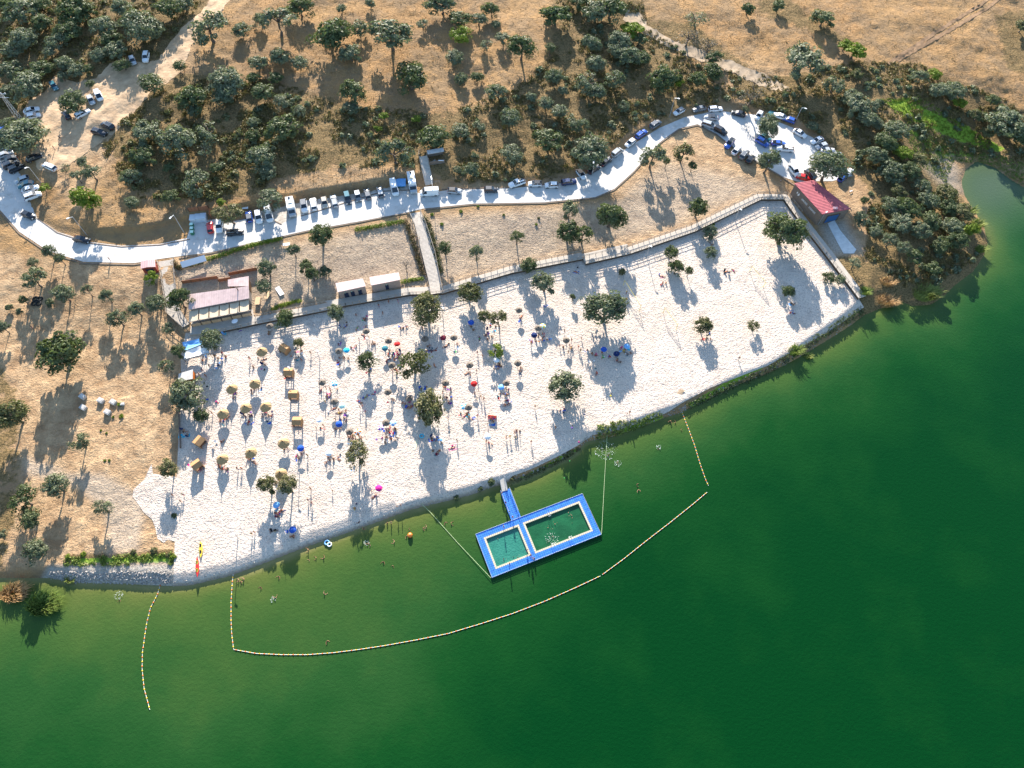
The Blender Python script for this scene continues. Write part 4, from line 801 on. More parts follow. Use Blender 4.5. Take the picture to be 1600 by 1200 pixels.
def box_thing(name, u, v, dims, rz, mat, desc, cat, lid=None, dz=0, group=None, bev=.05):
    P = below(u, v, dims[2]); r = empty(name, P+Vector((0,0,dz)), rz); mb = MB(); mb.box((0,0,dims[2]/2), dims, taper=.94); mb.build('body', mat, r)
    mb = MB(); mb.box((0,0,dims[2]+.04), (dims[0]*1.03, dims[1]*1.03, .08)); mb.box((0,0,dims[2]+.11), (dims[0]*.7, dims[1]*.7, .06)); mb.build('lid', lid or mat, r); note(r, desc, cat, u, v, group); return r
GW = pmat('grey_white_plastic', (0.62,0.66,0.70), .4); GG = pmat('green_plastic', (0.05,0.20,0.11), .5)
for i, u in enumerate((300.5,308.5,317)): box_thing('waste_container', u, 339.5-i*1.2, (1.6,2.1,1.5), .15, GW, ['left domed grey-white waste container','middle domed grey-white waste container','right domed grey-white waste container'][i], 'container')
for i, v in enumerate((350,356,362)): box_thing('wheeled_bin', 298.5+i*.4, v, (.9,.9,1.1), .1, GG, ['upper green wheeled bin','middle green wheeled bin','lower green wheeled bin'][i], 'bin', lid=cmat('mint','plastic'))
for i, (u, v, rz) in enumerate(((128,619,-.5),(156.5,625,-.4),(176,627.5,-.4),(129,636,-.4),(167,643,-.4),(191,631,.2))):
    box_thing('inspection_box', u, v, (1.5,1.2,.7) if i < 5 else (1.0,.7,.3), rz, CONC, ['dark-topped','clean grey','rightmost large','lower left','lowest','small flat'][i]+' concrete inspection box', 'concrete box', group='concrete boxes on the bare earth')
P = at(283,414,zg(300,410)+1.4); Q2 = at(321,403,zg(300,410)+1.4); r = empty('long_sign', (P+Q2)/2-Vector((0,0,1.4))); a, b = P-r.location, Q2-r.location
mb = MB(); m_ = b-a; rt = Euler((R(35),0,math.atan2(m_.y, m_.x))).to_matrix() if False else Matrix.Rotation(math.atan2(m_.y, m_.x), 3, 'Z') @ Matrix.Rotation(R(38), 3, 'X'); mb.box((a+b)/2, (m_.length, 1.7, .12), rt); mb.build('panel', WHITE, r)
mb = MB(); [mb.box(a.lerp(b, t)*.98+Vector((0,.1,-.8)), (.1,.1,1.5)) for t in (.05,.5,.95)]; mb.build('posts', METAL, r); tag(r, 'long tilted white panel standing by the road right of the kiosk', 'sign panel')
for u, v, d_, rz, desc in ((437,455,(3.2,1.3,.08),-.9,'white board propped on the dry plot'),(418,461,(1.0,2.6,.6),-.3,'pale wooden bench under the tree'),(402,469,(1.3,2.6,.9),.1,'tan wooden crate'),(447,381,(2.0,.9,.7),.2,'white box beside the hedge'),(383,324,(1.7,1.1,.3),.15,'white framed frame on the gravel'),(1330,298,(1.0,.3,.5),.5,'low white block')):
    P = below(u, v, d_[2]); r = empty(desc.split()[-1] if False else 'board', P, rz); mb = MB(); mb.box((0,0,d_[2]*.6+.1), (d_[0], d_[1], .08)); mb.build('top', WHITE if 'white' in desc else TANP, r); mb = MB()
    for sx in (-1,1):
        for sy in (-1,1): mb.box((sx*d_[0]*.42, sy*d_[1]*.4, d_[2]*.3), (.08,.08,d_[2]*.6+.1))
    mb.build('legs', METAL, r); note(r, desc, 'board' if 'board' in desc else desc.split()[-1] if 0 else 'board', u, v)
for k, (u, v) in enumerate(((55,467),(62,467),(53,474),(60,474))):
    P = gp(u, v, .15); mb = MB(); n, q = 16, 8; V = [((.42+.16*math.cos(2*math.pi*j/q))*math.cos(2*math.pi*i/n), (.42+.16*math.cos(2*math.pi*j/q))*math.sin(2*math.pi*i/n), .12*math.sin(2*math.pi*j/q)) for i in range(n) for j in range(q)]
    mb.add(V, [(i*q+j, ((i+1) % n)*q+j, ((i+1) % n)*q+(j+1) % q, i*q+(j+1) % q) for i in range(n) for j in range(q)]); o = mb.build('tyre', BLACK, None, True); o.location = P; o.scale = (1.5,1.5,1.5); tag(o, ['top left','top right','bottom left','bottom right'][k]+' black tyre of the pile on bare earth', 'tyre', 'old tyres piled on bare earth')
# concrete ramp and wooden steps at the shore, gang plank
def slab(name, px, zs, mat, desc, cat, th=.15, ribs=0):
    P = [at(u, v, z) for (u, v), z in zip(px, zs)]; c = sum(P, Vector())/len(P); r = empty(name, c) if ribs else None; mb = MB(); n = len(P); V = [p-c for p in P]
    mb.add(V+[v-Vector((0,0,th)) for v in V], [tuple(range(n)), tuple(range(2*n-1, n-1, -1))]+[(i, i+n, (i+1) % n+n, (i+1) % n) for i in range(n)]); o = mb.build(name if not ribs else 'deck', mat, r)
    if not ribs: o.location = c
    else: railing([V[0], V[3]], .9, r, 2, METAL); railing([V[1], V[2]], .9, r, 2, METAL)
    tag(r or o, desc, cat); return o
slab('boat_ramp', [(1035,628),(1042,625),(1053,645),(1046,648)], [.95,.95,.25,.2], CONC, 'short pale concrete ramp entering the water at the right end of the low bank', 'ramp')
slab('wooden_steps', [(1055,618),(1063,608),(1070,610),(1062,621)], [1.5,1.9,1.9,1.4], TANP, 'small wooden steps lying on the bank above the concrete ramp', 'steps')
slab('gang_plank', [(780,747),(788,746),(793,766),(784,768)], [1.1,1.1,.55,.55], pmat('pale_planks', (0.5,.5,.5)), 'grey metal gangplank between the bank and the blue gangway', 'gangplank', ribs=1)
mb = MB(); rd = random.Random(3)                 # riprap
for _ in range(900):
    u = rd.uniform(78, 268); v = rd.uniform(893, 913); p = gp(u, v); s = rd.uniform(.12, .38); mb.box(p, (s*rd.uniform(.7,1.6), s*rd.uniform(.7,1.5), s), Euler((rd.uniform(-.6,.6), rd.uniform(-.6,.6), rd.uniform(0,3))).to_matrix(), .8)
for _ in range(700):
    k = rd.randrange(len(shore_b)-1); t = rd.random(); a, b = shore_b[k], shore_b[k+1]; u = a[0]+(b[0]-a[0])*t; v = a[1]+(b[1]-a[1])*t-rd.uniform(-1, 8); p = gp(u, v); s = rd.uniform(.08, .28); mb.box(p, (s*rd.uniform(.7,1.6), s*rd.uniform(.7,1.5), s*.8), Euler((rd.uniform(-.6,.6), rd.uniform(-.6,.6), rd.uniform(0,3))).to_matrix(), .8)
tag(mb.build('shore_stones', pmat('grey_stone', (0.34,0.31,0.28), .9, noise=(2, .3))), 'loose grey stones along the waterline', 'stones', kind='stuff')
# ------------------------------------------------------------------ floating pool
zp = 0.42
PT = lambda u, v, z=zp: at(u, v, z)
a0, a1, a2, a3 = PT(743.5,834), PT(910,771), PT(940,833.5), PT(767,902)
ex = ((a1-a0)+(a2-a3))/2; ey = ((a3-a0)+(a2-a1))/2; LX, LY = ex.length, ey.length; ex.normalize(); ey = Vector((ex.y, -ex.x, 0)); cen = (a0+a1+a2+a3)/4
org = cen-ex*LX/2-ey*LY/2
FP = empty('floating_pool', Vector((org.x, org.y, 0)), math.atan2(ex.y, ex.x))        # local x = long side, local -y = away from shore
NXm, NYm = round(LX/.5), round(LY/.5); 
def holes():
    xa = 8*.5-.5; return None
bluem = pmat('blue_cubes', (0.045,0.19,0.62), .4, .4, noise=(1.4, .25)); whm = pmat('cream_cubes', (0.52,0.46,0.34), .5)
bm_, wm_ = MB(), MB(); wi = 4      # deck width in modules (2 m), inner row cream
mid0 = int(NXm*.375)
poolA = (wi, mid0-1); poolB = (mid0+3, NXm-wi)
for i in range(NXm):
    for j in range(NYm):
        inA = poolA[0] <= i < poolA[1] and wi <= j < NYm-wi; inB = poolB[0] <= i < poolB[1] and wi <= j < NYm-wi
        if inA or inB: continue
        near = any((p0-1 <= i <= p1) and (wi-1 <= j <= NYm-wi) for p0, p1 in (poolA, poolB))
        t = wm_ if near else bm_; x, y = i*.5+.25, -(j*.5+.25)
        t.box((x, y, .21), (.485, .485, .42), taper=.93)
bm_.build('blue_deck', bluem, FP); wm_.build('cream_edge', whm, FP)
mb = MB()
for x0, y0, x1, y1 in ((0.05,-.05,NXm*.5-.05,-.05),(0.05,-.05,.05,-NYm*.5+.05),(.05,-NYm*.5+.05,NXm*.5-.05,-NYm*.5+.05),(NXm*.5-.05,-.05,NXm*.5-.05,-NYm*.5+.05)):
    mb.tube([(x0,y0,.5),(x1,y1,.5)], .05, 6)
mb.build('edge_rail', METAL, FP)
m, nt, p = nodemat('turquoise_pool'); c = mix(nt, noise(nt, .5, 4).outputs[0], (0.012,0.12,0.085), (0.045,0.22,0.16)); nt.links.new(c, p.inputs['Base Color']); p.inputs['Roughness'].default_value = .2; bumpn(nt, p, noise(nt, 2.2, 3).outputs[0], .10)
y0, y1 = -wi*.5, -(NYm-wi)*.5
x0, x1 = poolB[0]*.5, poolB[1]*.5; mk('pool_floor', [(x0,y1,.015),(x1,y1,.015),(x1,y0,.015),(x0,y0,.015),(x0,y1,-.4),(x1,y1,-.4),(x1,y0,-.4),(x0,y0,-.4)], [(0,1,2,3),(7,6,5,4),(0,4,5,1),(1,5,6,2),(2,6,7,3),(3,7,4,0)], pmat('pool_green', (0.012,0.085,0.035), .25, .25, noise=(.25,.3), bump=(1.5,.05)), FP)
x0, x1 = poolA[0]*.5, poolA[1]*.5
mk('pool_floor', [(x0,y1,.02),(x1,y1,.02),(x1,y0,.02),(x0,y0,.02),(x0,y1,-.4),(x1,y1,-.4),(x1,y0,-.4),(x0,y0,-.4)], [(0,1,2,3),(7,6,5,4),(0,4,5,1),(1,5,6,2),(2,6,7,3),(3,7,4,0)], m, FP)
for t, s_d in ((.30,1),(.62,1),(.45,-1)):
    mb = MB(); x = poolB[0]*.5+(poolB[1]-poolB[0])*.5*t; y = y1 if s_d > 0 else y0
    for dx in (-.3,.3): mb.tube([(x+dx, y-.8*s_d, .42), (x+dx, y-.6*s_d, 1.2), (x+dx, y+.2*s_d, 1.1), (x+dx, y+.3*s_d, .0)], .035, 6)
    for z in (.1,.35): mb.tube([(x-.3,y+.28*s_d,z),(x+.3,y+.28*s_d,z)], .03, 6)
    mb.build('ladder', CHROME, FP)
tag(FP, 'blue floating pontoon with cream inner edge round a turquoise pool and a green pool', 'floating pool')
g0, g1, g2, g3 = PT(781.5,768), PT(797.5,765), PT(814.5,809), PT(799,813); gx = ((g3-g0)+(g2-g1))/2; GL = gx.length+.6; gx.normalize(); gy = Vector((gx.y, -gx.x, 0)); GWd = ((g1-g0).dot(gy)+(g2-g3).dot(gy))/2; sgn = 1 if GWd > 0 else -1; GWd = abs(GWd)
GA = empty('gangway', Vector((g0.x, g0.y, 0)), math.atan2(gx.y, gx.x)); mb = MB()
for i in range(int(GL/.5)):
    for j in range(int(round(GWd/.5))): mb.box((i*.5+.25, -sgn*(j*.5+.25), .2), (.485,.485,.40), taper=.93)
mb.build('deck', bluem, GA); railing([Vector((0,-sgn*.1,.4)), Vector((GL-2,-sgn*.1,.4))], .9, GA, 2, METAL, ps=.05); railing([Vector((0,-sgn*(GWd-.1),.4)), Vector((GL-2,-sgn*(GWd-.1),.4))], .9, GA, 2, METAL, ps=.05)
tag(GA, 'blue cube gangway linking the shore gangplank with the floating pool', 'gangway')
# buoy lines and mooring ropes
ORG, YEL = pmat('orange_float', (0.80,0.17,0.03), .45), pmat('yellow_float', (0.85,0.50,0.03), .45); ROPE = pmat('white_rope', (0.65,0.66,0.60), .8)
def buoy_line(pts, n, desc, r=.16, z=.08):
    P = [at(u, v, z) for u, v in pts]; L_ = [0]
    for a, b in zip(P[:-1], P[1:]): L_.append(L_[-1]+(b-a).length)
    c = P[0].copy(); e = empty('buoy_line', c)
    MB().tube([p-c for p in P], .055, 6).build('rope', ROPE, e); base = []
    for m_ in (ORG, YEL):
        mb = MB(); mb.ell((0,0,0), (r*.85, r*.85, r*.85), 10, 6); mb.tube([(-r*1.2,0,0),(r*1.2,0,0)], .07, 6); o = mb.build('float', m_, e, True); base.append(o)
    for k in range(n):
        s = L_[-1]*(k+.4)/n; i = max(j for j in range(len(L_)) if L_[j] <= s); i = min(i, len(P)-2); t = (s-L_[i])/(L_[i+1]-L_[i]); q = P[i].lerp(P[i+1], t)-c
        o = base[k % 2] if k < 2 else base[k % 2].copy()
        if k >= 2: COL.objects.link(o); o.parent = e
        d = P[i+1]-P[i]; o.location = q; o.rotation_euler = (0, 0, math.atan2(d.y, d.x))
    tag(e, desc, 'buoy line', 'floating lines round the bathing area'); return e
buoy_line([(251,912),(246,929),(235,950),(229,975),(226,995),(222.5,1020),(222,1045),(225,1075),(234,1109)], 28, 'curved rope of orange and yellow floats leaving the left end of the beach')
buoy_line([(366,880),(363,910),(361,940),(361,970),(362,990),(365,1015)], 20, 'short straight rope of small floats from the sand down to the lower left corner buoy')
buoy_line([(366,1015),(400,1021),(440,1023),(480,1023),(520,1020),(560,1015),(600,1009),(650,1000),(700,990),(750,975),(800,959),(850,940),(900,918),(938,900)], 80, 'longest rope of floats curving below the floating pool', r=.14)
buoy_line([(941,898),(975,873),(1010,845),(1045,818),(1080,790),(1105,769)], 34, 'straight diagonal rope of floats right of the floating pool', r=.14)
buoy_line([(1064,640),(1075,668),(1085,695),(1094,725),(1102,748),(1107,759)], 24, 'right-hand rope of floats running from the concrete ramp to deep water')
def rope(pts, zs, desc):
    P = [at(u, v, z) for (u, v), z in zip(pts, zs)]; c = P[0].copy(); o = MB().tube([p-c for p in P], .045, 6).build('mooring_rope', pmat('green_rope', (0.45,0.55,0.30), .8)); o.location = c; tag(o, desc, 'rope', 'mooring ropes of the pool')
rope([(648,777),(672,800),(715,848),(767,903)], [.9,.15,.1,.4], 'thin mooring rope from the shore to the left corner of the floating pool'); rope([(950,660),(948,690),(944,760),(940,834)], [1.3,.3,.1,.4], 'thin mooring rope from the bank to the right corner of the floating pool')
def kayak(v0, u0, v1, u1, col, dcol, desc):
    A_, B2 = gp(u0, v0, .1), gp(u1, v1, .1); L_ = (B2-A_).length; d = (B2-A_); r = empty('kayak', (A_+B2)/2, math.atan2(d.y, d.x)); mb = MB(); n = 16; V = []; q = 10
    for i in range(n+1):
        t = i/n*2-1; w_ = .42*(1-abs(t)**2.2)+.01; h = .14+.16*(abs(t)**3)
        for j in range(q): a = 2*math.pi*j/q; V.append((t*L_/2, w_*math.cos(a), .2+h*.5*(abs(t)**3)*1.5+(.2 if math.sin(a) > 0 else .24)*math.sin(a)*(1-abs(t)**4)))
    mb.add(V, [(i*q+j, i*q+(j+1) % q, (i+1)*q+(j+1) % q, (i+1)*q+j) for i in range(n) for j in range(q)]+[tuple(range(q))[::-1], tuple(n*q+j for j in range(q))]); mb.build('hull', cmat(col,'plastic'), r, True)
    for t in (-.22,.16): mb = MB(); mb.ell((t*L_, 0, .38), (.5,.24,.06), 12, 5); mb.box((t*L_-.35, 0, .5), (.06,.4,.3)); mb.build('seat', cmat(dcol,'plastic'), r)
    tag(r, desc, 'kayak'); return r
kayak(846,314,872,314.5,'yellow','brown','yellow two-seat kayak lying on the sand near the water'); kayak(870,308,903,310,'red','yellow','red kayak with yellow seats lying half into the shore')
# ------------------------------------------------------------------ lamps, pylon, nets, posts
def lamp(u, v, h, desc, arm=(1, 0), name='street_lamp'):
    P = gp(u, v); r = empty(name, P); a = Vector((arm[0], arm[1], 0)); MB().tube([(0,0,-.1),(0,0,h)], [.11,.07], 8).build('pole', METAL, r)
    MB().tube([Vector((0,0,h-.05)), Vector((0,0,h+.15))+a*.9], .05, 6).build('arm', METAL, r); mb = MB(); mb.box(Vector((0,0,h+.16))+a*1.2, (.75,.35,.14), Euler((0,0,math.atan2(a.y,a.x))).to_matrix()); mb.build('lamp_head', WHITE, r); note(r, desc, 'street lamp', u, v, 'street lamps'); return r
lamp(1046,183,7.5,'tall street lamp with single arm',(1,-.3)); lamp(1244,187,4.8,'short street lamp',(.9,-.4)); lamp(289,366,8.0,'tall leaning-looking street lamp',(-.4,-1)); lamp(137,369,8.0,'grey street lamp at the bend',(-.8,-.6)); lamp(925,275,6.5,'street lamp among parked cars',(-.3,-1)); lamp(1231,258,6,'street lamp beside the parked pickup',(.4,-1)); lamp(64,285,6.0,'pale post beside silver cars',(-.5,-.4)); lamp(35,258,6.5,'thin pole between dark cars',(-.4,-.5)); lamp(676,296,5.5,'lamp post at the foot of the slatted ramp',(.2,-1)); lamp(1278,351,5.0,'green-headed lamp at the building corner',(.4,.3))
for u, v, h in ((500,561,4.5),(469,716,4.5),(575,540,4.0),(456,585,4),(1010,400,4.5),(1148,343,4.5),(372,840,4),(692,495,4.5)): lamp(u, v, h, 'slim beach shower post' if u == 372 else 'slim white beach pole', (.3,-.2), 'beach_pole')
P = gp(38,196); PY = empty('lattice_pylon', P); hh = 12; mb = MB()
for sx in (-1,1):
    for sy in (-1,1): mb.tube([(sx*.7,sy*.7,0),(sx*.2,sy*.2,hh)], .06, 4)
for i in range(9):
    z_a, z_b = i*hh/9, (i+1)*hh/9; ra, rb = .7-.5*i/9, .7-.5*(i+1)/9
    for k in range(4):
        c1, c2 = [(-1,-1),(1,-1),(1,1),(-1,1)][k], [(1,-1),(1,1),(-1,1),(-1,-1)][k]; mb.tube([(c1[0]*ra,c1[1]*ra,z_a),(c2[0]*rb,c2[1]*rb,z_b)], .035, 4)
mb.build('mast', METAL, PY); mb = MB(); [mb.tube([(-1.6,0,z),(1.6,0,z)], .09, 4) for z in (hh-.3, hh-1.6)]; [mb.tube([(x,0,hh-.3),(x,0,hh+.2)], .1, 6) for x in (-1.5,0,1.5)]; mb.build('crossarm', WHITE, PY); tag(PY, 'steel lattice power pylon at the left edge above the parked cars', 'pylon')
def net(u0, v0, u1, v1, desc):
    a, b = gp(u0, v0), gp(u1, v1); r = empty('volleyball_net', (a+b)/2); ym = cmat('yellow','plastic')
    for q in (a, b): MB().tube([q-r.location, q-r.location+Vector((0,0,2.5))], .06, 8).build('post', ym, r)
    l0, l1 = a-r.location, b-r.location
    MB().tube([l0+Vector((0,0,2.4)), l1+Vector((0,0,2.4))], .05, 6).build('top_band', ym, r); mb = MB(); up = Vector((0,0,1))
    for k in range(1, 24): q = l0.lerp(l1, k/24); mb.tube([q+up*1.4, q+up*2.4], .012, 3)
    for k in range(5): mb.tube([l0+up*(1.4+.25*k), l1+up*(1.4+.25*k)], .012, 3)
    mb.build('mesh_net', ROPE, r); tag(r, desc, 'volleyball net', 'volleyball nets on the sand')
net(1036,489,1056,515,'middle yellow beach volleyball net on open sand'); net(1171,424,1192,449,'rightmost yellow volleyball net near the big tree'); net(974,446,999,486,'left yellow volleyball net right of the biggest beach tree')
fpole = lambda: None
# ------------------------------------------------------------------ beach shelters
def straw(u, v, k):
    P = below(u, v, 2.3); r = empty('straw_parasol', P, random.uniform(0, 6)); rs = random.Random(k); mb = MB(); n = 40; V = []; rings = [(0,3.0),(.40,2.75),(.85,2.3),(1.25,1.9),(1.45,1.62)]
    for q, z in rings[1:]:
        for i in range(n): a = 2*math.pi*i/n; w_ = q*(1+rs.uniform(-.04,.04)); V.append((w_*math.cos(a), w_*math.sin(a), z+rs.uniform(-.06,.06)))
    V.append((0,0,3.0)); fs = [(j*n+i, j*n+(i+1) % n, (j+1)*n+(i+1) % n, (j+1)*n+i) for j in range(3) for i in range(n)]+[(4*n, (i+1) % n, i) for i in range(n)]
    mb.add(V, fs); mb.build('thatch', STRAW, r); MB().tube([(0,0,-.1),(0,0,3.0)], .06, 8).build('pole', WOODD, r); mb = MB(); mb.tube([(0,0,2.95),(0,0,3.65)], [.10,.04], 8); mb.tube([(0,0,2.9),(0,0,3.1)], [.22,.14], 10); mb.build('finial', WOODD, r)
    mb = MB(); [mb.tube([(0,0,2.85),(1.4*math.cos(t*math.pi/4),1.4*math.sin(t*math.pi/4),1.66)], .03, 4) for t in range(8)]; mb.build('ribs', WOODD, r); return r
m, nt, p = nodemat('straw'); STRAW = m; tc = N(nt, 'ShaderNodeTexCoord'); n_ = noise(nt, 9, 4, tc.outputs['Object']); c = mix(nt, ramp(nt, [(.3,(0,0,0)),(.7,(1,1,1))], n_.outputs[0]).outputs[0], (0.22,0.14,0.06), (0.52,0.37,0.19)); nt.links.new(c, p.inputs['Base Color']); p.inputs['Roughness'].default_value = .9; bumpn(nt, p, n_.outputs[0], .08)
m, nt, p = nodemat('old_thatch'); OLDT = m; tc = N(nt, 'ShaderNodeTexCoord'); wv_ = N(nt, 'ShaderNodeTexWave', wave_type='RINGS', rings_direction='Z'); wv_.inputs['Scale'].default_value = 2.2; nt.links.new(tc.outputs['Object'], wv_.inputs['Vector']); c = mix(nt, wv_.outputs[0], (0.09,0.07,0.055), (0.25,0.205,0.16)); nt.links.new(c, p.inputs['Base Color']); p.inputs['Roughness'].default_value = .95
s0 = straw(408,548,1); STR = [(408,548),(397,598),(361,606),(383,636),(414,634),(347,645),(391,706),(442,691),(346,716),(438,739)]
for k, (u, v) in enumerate(STR):
    r = s0 if k == 0 else copy_tree(s0); r.location = below(u, v, 2.3); r.rotation_euler.z = k*1.7; note(r, 'straw parasol', 'parasol', u, v, 'straw parasols on the left of the beach')
def thatch():
    r = empty('thatched_sunshade', (0,0,0)); rs = random.Random(9); n = 28; V = []
    for q, z in [(.18,2.55),(.55,2.38),(.85,2.2),(.98,2.0)]:
        for i in range(n): a = 2*math.pi*i/n; w_ = q*(1+rs.uniform(-.05,.05)); V.append((w_*math.cos(a), w_*math.sin(a), z+rs.uniform(-.04,.04)))
    V.append((0,0,2.6)); mk('thatch', V, [(j*n+i, j*n+(i+1) % n, (j+1)*n+(i+1) % n, (j+1)*n+i) for j in range(3) for i in range(n)]+[(4*n, (i+1) % n, i) for i in range(n)], OLDT, r)
    MB().tube([(0,0,-.1),(0,0,2.6)], .045, 8).build('pole', WOOD, r); mb = MB(); mb.tube([(0,0,2.5),(0,0,2.8)], [.2,.02], 10); mb.build('cap', BLACK, r); return r
t0_ = thatch()
for k, (u, v) in enumerate([(421,509),(572,517),(529,548),(607,532),(612,570),(503,597),(709,527),(664,529),(811,484),(841,512),(734,570),(809,567),(696,598),(791,598),(885,531),(522,627),(606,612),(639,622),(603,660),(546,674),(732,636),(706,527) if 0 else (430,505)][:-1]):
    r = t0_ if k == 0 else copy_tree(t0_); r.location = below(u, v, 2.2); r.rotation_euler.z = k; note(r, 'small grey-brown thatched sunshade', 'sunshade', u, v, 'thatched sunshades in the middle of the beach')
def umbrella(cols, n=8):
    r = empty('beach_umbrella', (0,0,0)); 
    for q, cname in enumerate(cols):
        V = []; fs = []; st = len(cols)
        for i in range(q, n, st):
            a0_, a1_ = 2*math.pi*i/n, 2*math.pi*(i+1)/n; b0 = len(V)
            for rr, z in ((0,2.2),(.44,2.09),(.86,1.80)):
                for a in (a0_, (a0_+a1_)/2, a1_): V.append((rr*math.cos(a), rr*math.sin(a), z+(.05 if a == (a0_+a1_)/2 and rr > .6 else 0)))
            fs += [(b0+3*j+k, b0+3*j+k+1, b0+3*j+k+4, b0+3*j+k+3) for j in (0,1) for k in (0,1)]
        mk('canopy' if st == 1 else 'canopy_stripe', V, fs, cmat(cname), r)
    MB().tube([(0,0,-.1),(0,0,2.35)], .03, 6).build('pole', WHITE, r); return r
UC = {}
for u, v, cs in ((602,544,'teal'),(621,538,'red'),(848,510,'mint+yellow'),(978,540,'light blue'),(944,546,'blue'),(965,552,'navy'),(777,562,'white'),(521,600,'white+cyan'),(499,657,'white'),(534,633,'mint'),(528,661,'blue'),(614,661,'light blue+white'),(596,669,'purple+white'),(470,698,'blue'),(512,708,'white'),(560,674,'orange+white'),(763,681,'white'),(725,636,'cyan+white'),(784,605,'light blue'),(741,598,'red'),(590,763,'magenta'),(541,547,'cyan'),(433,789,'light blue'),(367,502,'white'),(835,522,'navy'),(735,503,'blue'),(694,527,'maroon'),(457,828,'blue')):
    r = copy_tree(UC[cs]) if cs in UC else umbrella(cs.split('+')); UC[cs] = r; r.location = below(u, v, 2.0); r.rotation_euler = (random.uniform(-.15,.15), random.uniform(-.15,.15), random.uniform(0,3)); note(r, {'+':' and '.join(cs.split('+'))+' striped beach umbrella'}['+'] if '+' in cs else f'plain {cs} beach umbrella', 'beach umbrella', u, v, 'cloth beach umbrellas')
CANV = pmat('brown_canvas', (0.40,0.22,0.10), .85, noise=(1.5, .1))
def cabana(u, v, rz, desc, w_=2.1):
    P = below(u, v, 2.2); r = empty('beach_hut', P, rz); h = w_/2
    for sx, sy in ((-1,-1),(1,-1),(-1,1),(1,1)): mb = MB(); mb.box((sx*h*.95, sy*h*.95, 1.0), (.09,.09,2.1)); mb.build('post', WOODB, r)
    for s in (-1, 1): mk('roof_cloth', [(-h*1.1,s*h*1.12,1.95),(h*1.1,s*h*1.12,1.95),(h*1.1,0,2.5),(-h*1.1,0,2.5),(-h*1.1,s*h*1.12,1.90),(h*1.1,s*h*1.12,1.90),(h*1.1,0,2.45),(-h*1.1,0,2.45)], [(0,1,2,3),(7,6,5,4),(0,4,5,1),(1,5,6,2),(3,2,6,7),(0,3,7,4)], CANV, r)
    for s in (-1, 1): mk('side_cloth', [(s*h,-h,.1),(s*h,h,.1),(s*h,h,1.95),(s*h,0,2.42),(s*h,-h,1.95)]+[(s*(h-.03),-h,.1),(s*(h-.03),h,.1),(s*(h-.03),h,1.95),(s*(h-.03),0,2.42),(s*(h-.03),-h,1.95)], [(0,1,2,3,4),(9,8,7,6,5),(0,5,6,1),(1,6,7,2),(2,7,8,3),(3,8,9,4),(4,9,5,0)], CANV, r)
    mb = MB(); mb.box((0,0,.35), (w_*.8, w_*.7, .12)); mb.box((0,0,.15), (w_*.6, w_*.5, .3)); mb.build('bench', WOODB, r); tag(r, desc, 'beach hut', 'brown cloth beach huts'); return r
cabana(443,543,-.5,'topmost brown cloth beach hut, darker and turned, beside the small tree'); cabana(450,580,.05,'brown beach hut second from the top with red items inside'); cabana(457.5,615,.05,'third brown beach hut down the column, empty'); cabana(463.5,657,.05,'lowest brown beach hut of the column of four'); cabana(310,688,1.1,'brown beach hut in deep tree shade near the left edge of the sand'); cabana(306,725,.8,'lighter brown beach hut with a magenta float behind it')
# white awning, blue net and stall
def sail(px, h, mat, desc, sag=.5, posts=True):
    z0 = zg(*px[0])+h; P = [at(u, v, z0) for u, v in px]; c = sum(P, Vector())/4; c.z = z0-h; r = empty('awning', c); n = 14; V = []
    for i in range(n+1):
        for j in range(n+1):
            a, b = i/n, j/n; p = (P[0].lerp(P[1], a)).lerp(P[3].lerp(P[2], a), b)-c; p.z += -sag*math.sin(math.pi*a)*math.sin(math.pi*b)+.22*vnoise(np.array([a*5.]), np.array([b*5.]), 77)[0]; V.append(p)
    q = [(i*(n+1)+j, (i+1)*(n+1)+j, (i+1)*(n+1)+j+1, i*(n+1)+j+1) for i in range(n) for j in range(n)]; mk('cloth', V, q, mat, r, True)
    for p in P: MB().tube([(p.x-c.x, p.y-c.y, -.1), (p.x-c.x, p.y-c.y, h+.1)], .05, 6).build('pole', WOODD, r)
    tag(r, desc, 'awning'); return r
sail([(286,561),(328,545),(326,550) if 0 else (327,553),(288,572) if 0 else (287,561)][:0] or [(288,550),(320,537),(327,551),(287,561)], 2.6, cmat('white'), 'crumpled white shade awning below the restaurant'); sail([(285,535),(311,529),(317,537),(288,548)], 2.4, cmat('light blue'), 'blue shade net behind the white awning')
z0 = zg(290, 590); P = [at(u, v, z0+2.4) for u, v in ((279,584),(301.5,577),(301,592),(278,596))]; c = sum(P, Vector())/4; c.z = z0; r = empty('beach_stall', c); L = [p-c for p in P]; corrugated('roof', [L[3],L[2],L[1],L[0]], .06, CONC, r, .4, .03); W = inset([Vector((p.x,p.y,0)) for p in L], .15); wallbox('wall', W, -.3, 2.3, WOODB, r); mb = MB(); on_wall(mb, W[2], W[1], .1, .9, .9, 1.9, side=1); mb.build('counter_hatch', cmat('orange'), r); tag(r, 'small grey-roofed beach stall partly shaded by trees left of the sand', 'stall')
